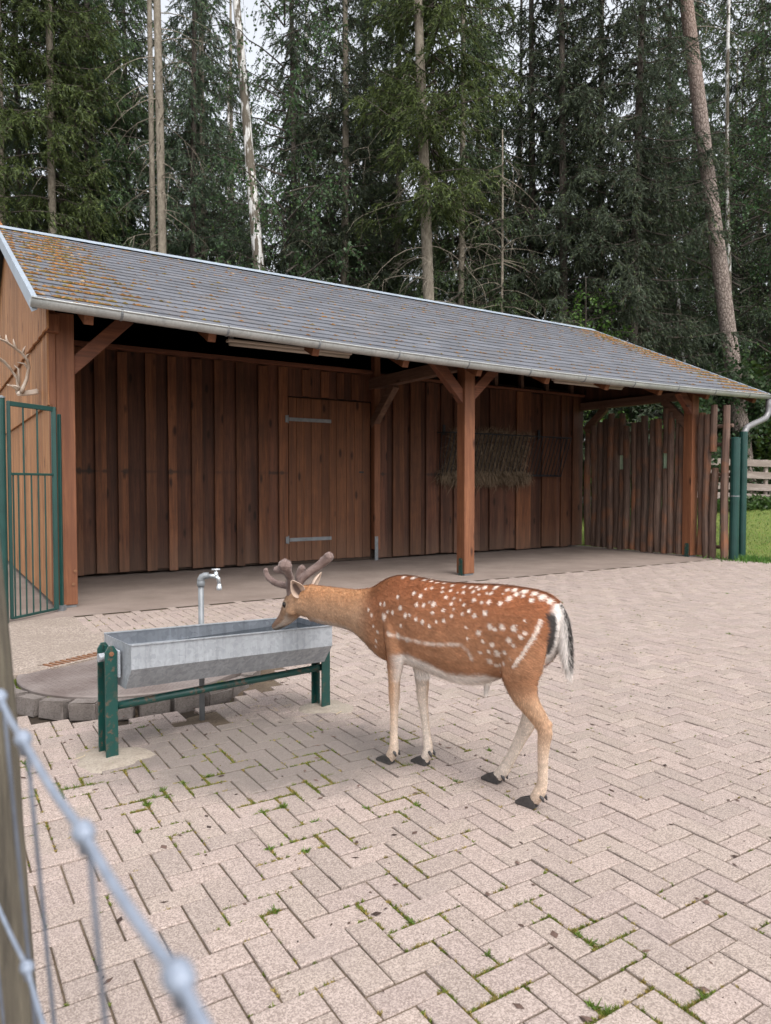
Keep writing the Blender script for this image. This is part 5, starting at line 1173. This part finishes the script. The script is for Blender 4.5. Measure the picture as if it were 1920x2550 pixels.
t3 = trunk_mesh(45, 22, .125, .05, M_spruce, (-.25, 0), .05, stubs=34, stub_z=(5, 12), stub_len=(.5, 2))
tree('spruce_tree', px(990, 23), 23, CR_['c'], t3, 'slimmer pale spruce trunk next to the thick one', 'spruce', rz=2.2)
t4 = trunk_mesh(46, 12, .075, .02, M_spruce, (.1, 0), .05, stubs=46, stub_z=(5, 11), stub_len=(.8, 2.4))
tree('dead_spruce', px(1072, 22), 22, None, t4, 'thin dying spruce with long drooping bare branches', 'spruce', rz=0)
t5 = trunk_mesh(47, 19, .1, .04, M_birch, (.2, 0), .12)
tree('birch_tree', px(1104, 25), 25, LC_['birch2'], t5, 'slim white birch trunk between dark spruces right of the thick trunk', 'birch', rz=1)
tp_ = trunk_mesh(48, 27, .245, .165, M_pine, (-3.75, 0), .05, 14, 26, stubs=14, stub_z=(11, 22), stub_len=(.4, 1.6))
pn = leaf_crown(49, 24, 15, 3, (.05, .075, .035), 24, .2, .12)
tree('pine_tree', px(1621, 22.3), 22.3, None, tp_, 'tall leaning pine with scaly reddish bark behind the right roof end', 'pine', rz=0)
t6 = trunk_mesh(50, 18, .1, .04, M_birch, (1.1, 0), .25)
tree('birch_tree', px(1500, 26), 26, LC_['birch'], t6, 'crooked slim birch left of the leaning pine', 'birch', rz=2.5)
tree('birch_tree', px(1590, 24), 24, LC_['birch2'], t6, 'feathery birch with hanging twigs behind the leaning pine', 'birch', rz=4)
tree('birch_tree', px(1700, 23), 23, LC_['birch'], t5, 'leafy birch at the lawn edge right of the leaning pine', 'birch', rz=.4)
tree('birch_tree', px(480, 34), 34, LC_['birch2'], t5, 'far thin birch between dark spruces left of the white birch', 'birch', rz=.4)
tree('birch_tree', px(690, 27), 27, LC_['birch2'], t5, 'birch with hanging leaves right of the peeling white birch', 'birch', rz=3.3)
# pale trunks at the left
t7 = trunk_mesh(51, 23, .15, .06, M_spruce, (.1, 0), .06, stubs=30)
tree('spruce_tree', px(8, 21), 21, CR_['e'], t7, 'light green spruce with pale trunk behind the gable end of the roof', 'spruce', rz=1.2)
tree('spruce_tree', px(128, 22), 22, CR_['e'], t7, 'light green spruce with hanging sprays behind the mossy roof corner', 'spruce', rz=4.4)
tree('spruce_tree', px(215, 25), 25, CR_['c'], TK_['s1'], 'spruce with pale lower trunk left of the straight bare trunk', 'spruce', rz=2)
tree('spruce_tree', px(196, 24), 24, CR_['c'], TK_['s2'], 'spruce with dark rough trunk beside the pale lower trunk', 'spruce', rz=2)
# ranks of dark spruces, alike but for their place
ranks = [(60, 26, 'b', 'dark spruce filling the gap between the two light green spruces'), (290, 27, 'a', 'dark spruce close behind the straight bare trunk on its left'), (420, 24, 'b', 'dark spruce right of the straight bare trunk'), (455, 28, 'a', 'dark spruce between the bare trunk and the white birch'), (640, 25, 'a', 'dark spruce directly right of the peeling white birch'),
    (735, 24, 'b', 'dark spruce at the sky gap between birch and thick pale trunk'), (790, 29, 'a', 'narrow dark spruce left of the thick pale trunk'), (850, 27, 'c', 'dark spruce close left of the thick pale trunk'), (1040, 29, 'a', 'dark spruce behind the thin dying spruce'), (1150, 24, 'a', 'dark spruce right of the slim white birch trunk'), (1215, 22.5, 'b', 'drooping dark spruce above the right half of the ridge'),
    (1290, 24, 'a', 'dark spruce above the ridge end'), (1365, 22.5, 'a', 'broad dark spruce with hanging sprays behind the sloping roof end'), (1430, 27, 'b', 'dark spruce left of the crooked slim birch'), (1480, 30, 'a', 'dark spruce behind the crooked slim birch'), (1560, 30, 'b', 'dark spruce close left of the leaning pine'), (1650, 29, 'a', 'dark spruce behind the leafy birch at the lawn edge'), (1740, 27, 'b', 'dark spruce beyond the plank fence end'), (-70, 24, 'a', 'dark spruce beyond the gable end'), (-150, 29, 'b', 'tall dark spruce past the gable end')]
for x, y, k, lb in ranks:
    tree('spruce_tree', px(x, y), y, CR_[k], TK_[random.choice(('s2', 's2', 's3'))], lb, 'spruce', 'dark spruces behind the shelter', s=random.uniform(.92, 1.08))
for i in range(30):
    y = random.uniform(32, 52); x = -220 + i * 72 + random.uniform(-25, 25)
    tree('spruce_tree', px(x, y), y, CR_[random.choice('abcab')], TK_[random.choice(('s1', 's2', 's3'))], 'distant spruce deep in the wood', 'spruce', 'distant spruces in the wood', s=random.uniform(.85, 1.1))
# young broadleaf trees and bushes
for x, y, s, lb in ((476, 28, 1.5, 'bright green young tree glimpsed left of the white birch'), (752, 26.5, 1.35, 'bright green young tree in the gap behind the roof middle'), (822, 30, 1.5, 'bright green young tree deep between trunks'), (285, 25.5, 1.35, 'pale green young tree low between the left trunks'), (1245, 21.5, .95, 'leafy green bush just behind the right part of the ridge'), (1135, 25.5, 1.15, 'green young tree behind the slim white birch'), (70, 24.5, 1.4, 'pale green young tree behind the mossy roof corner')):
    tree('young_tree', px(x, y), y, LC_['young'], TK_['y'], lb, 'tree', s=s)
bu = leaf_crown(61, 3.4, .15, 1.7, (.07, .14, .03), 46, .1, .13, 190, .5); bt = trunk_mesh(62, 2.2, .04, .01, M_dkbark, bend=.1)
bd = leaf_crown(63, 4.2, .2, 1.9, (.04, .075, .03), 48, .2, .11, 190, .5)
for x, y, c_, s, lb in ((1690, 23.6, bu, 1.5, 'bright green bush right of the leaning pine'), (1600, 23.4, bd, 1.15, 'dark green bush behind the plank fence'), (1560, 22.5, bd, 1.1, 'dark green bush behind the green steel posts'), (1440, 21.5, bd, 1.1, 'dark green bush behind the log palisade'), (1340, 22, bu, .9, 'green bush seen above the palisade logs'), (1760, 24, bd, 1.4, 'dark bush at the right end of the plank fence')):
    tree('bush', px(x, y), y, c_, bt, lb, 'bush', s=s)
# nettles and weeds along the fence foot
n = 5000; wx = rng.uniform(6, 15, n); wy_ = 20.0 - (wx - 10.2) * .12 + rng.normal(0, .25, n); wz = terrain_h(wx, wy_)
V = blades(np.stack([wx, wy_, wz + rng.random(n) * .35], 1), nrm(np.c_[rng.normal(0, 1, (n, 2)), rng.uniform(0, 1, n)]), rng.uniform(.08, .2, n), rng.uniform(.05, .1, n))
tag(link('weeds', tri_mesh('weeds', V, M_leaf, np.array([.06, .12, .03]) * rng.uniform(.5, 1.4, (n, 1)))), 'green weeds along the foot of the plank fence', 'weeds', kind='stuff')
n = 900; c0 = W(11.75, -1.0); wx = c0.x + rng.normal(0, .25, n); wy_ = c0.y + rng.normal(0, .25, n)
V = blades(np.stack([wx, wy_, np.full(n, -.01)], 1), nrm(np.c_[rng.normal(0, .7, (n, 2)), np.ones(n)]), rng.uniform(.04, .14, n), rng.uniform(.012, .03, n))
tag(link('weeds', tri_mesh('weeds', V, M_leaf, np.array([.09, .17, .03]) * rng.uniform(.5, 1.3, (n, 1)))), 'small green weeds at the foot of the green posts', 'weeds', kind='stuff')
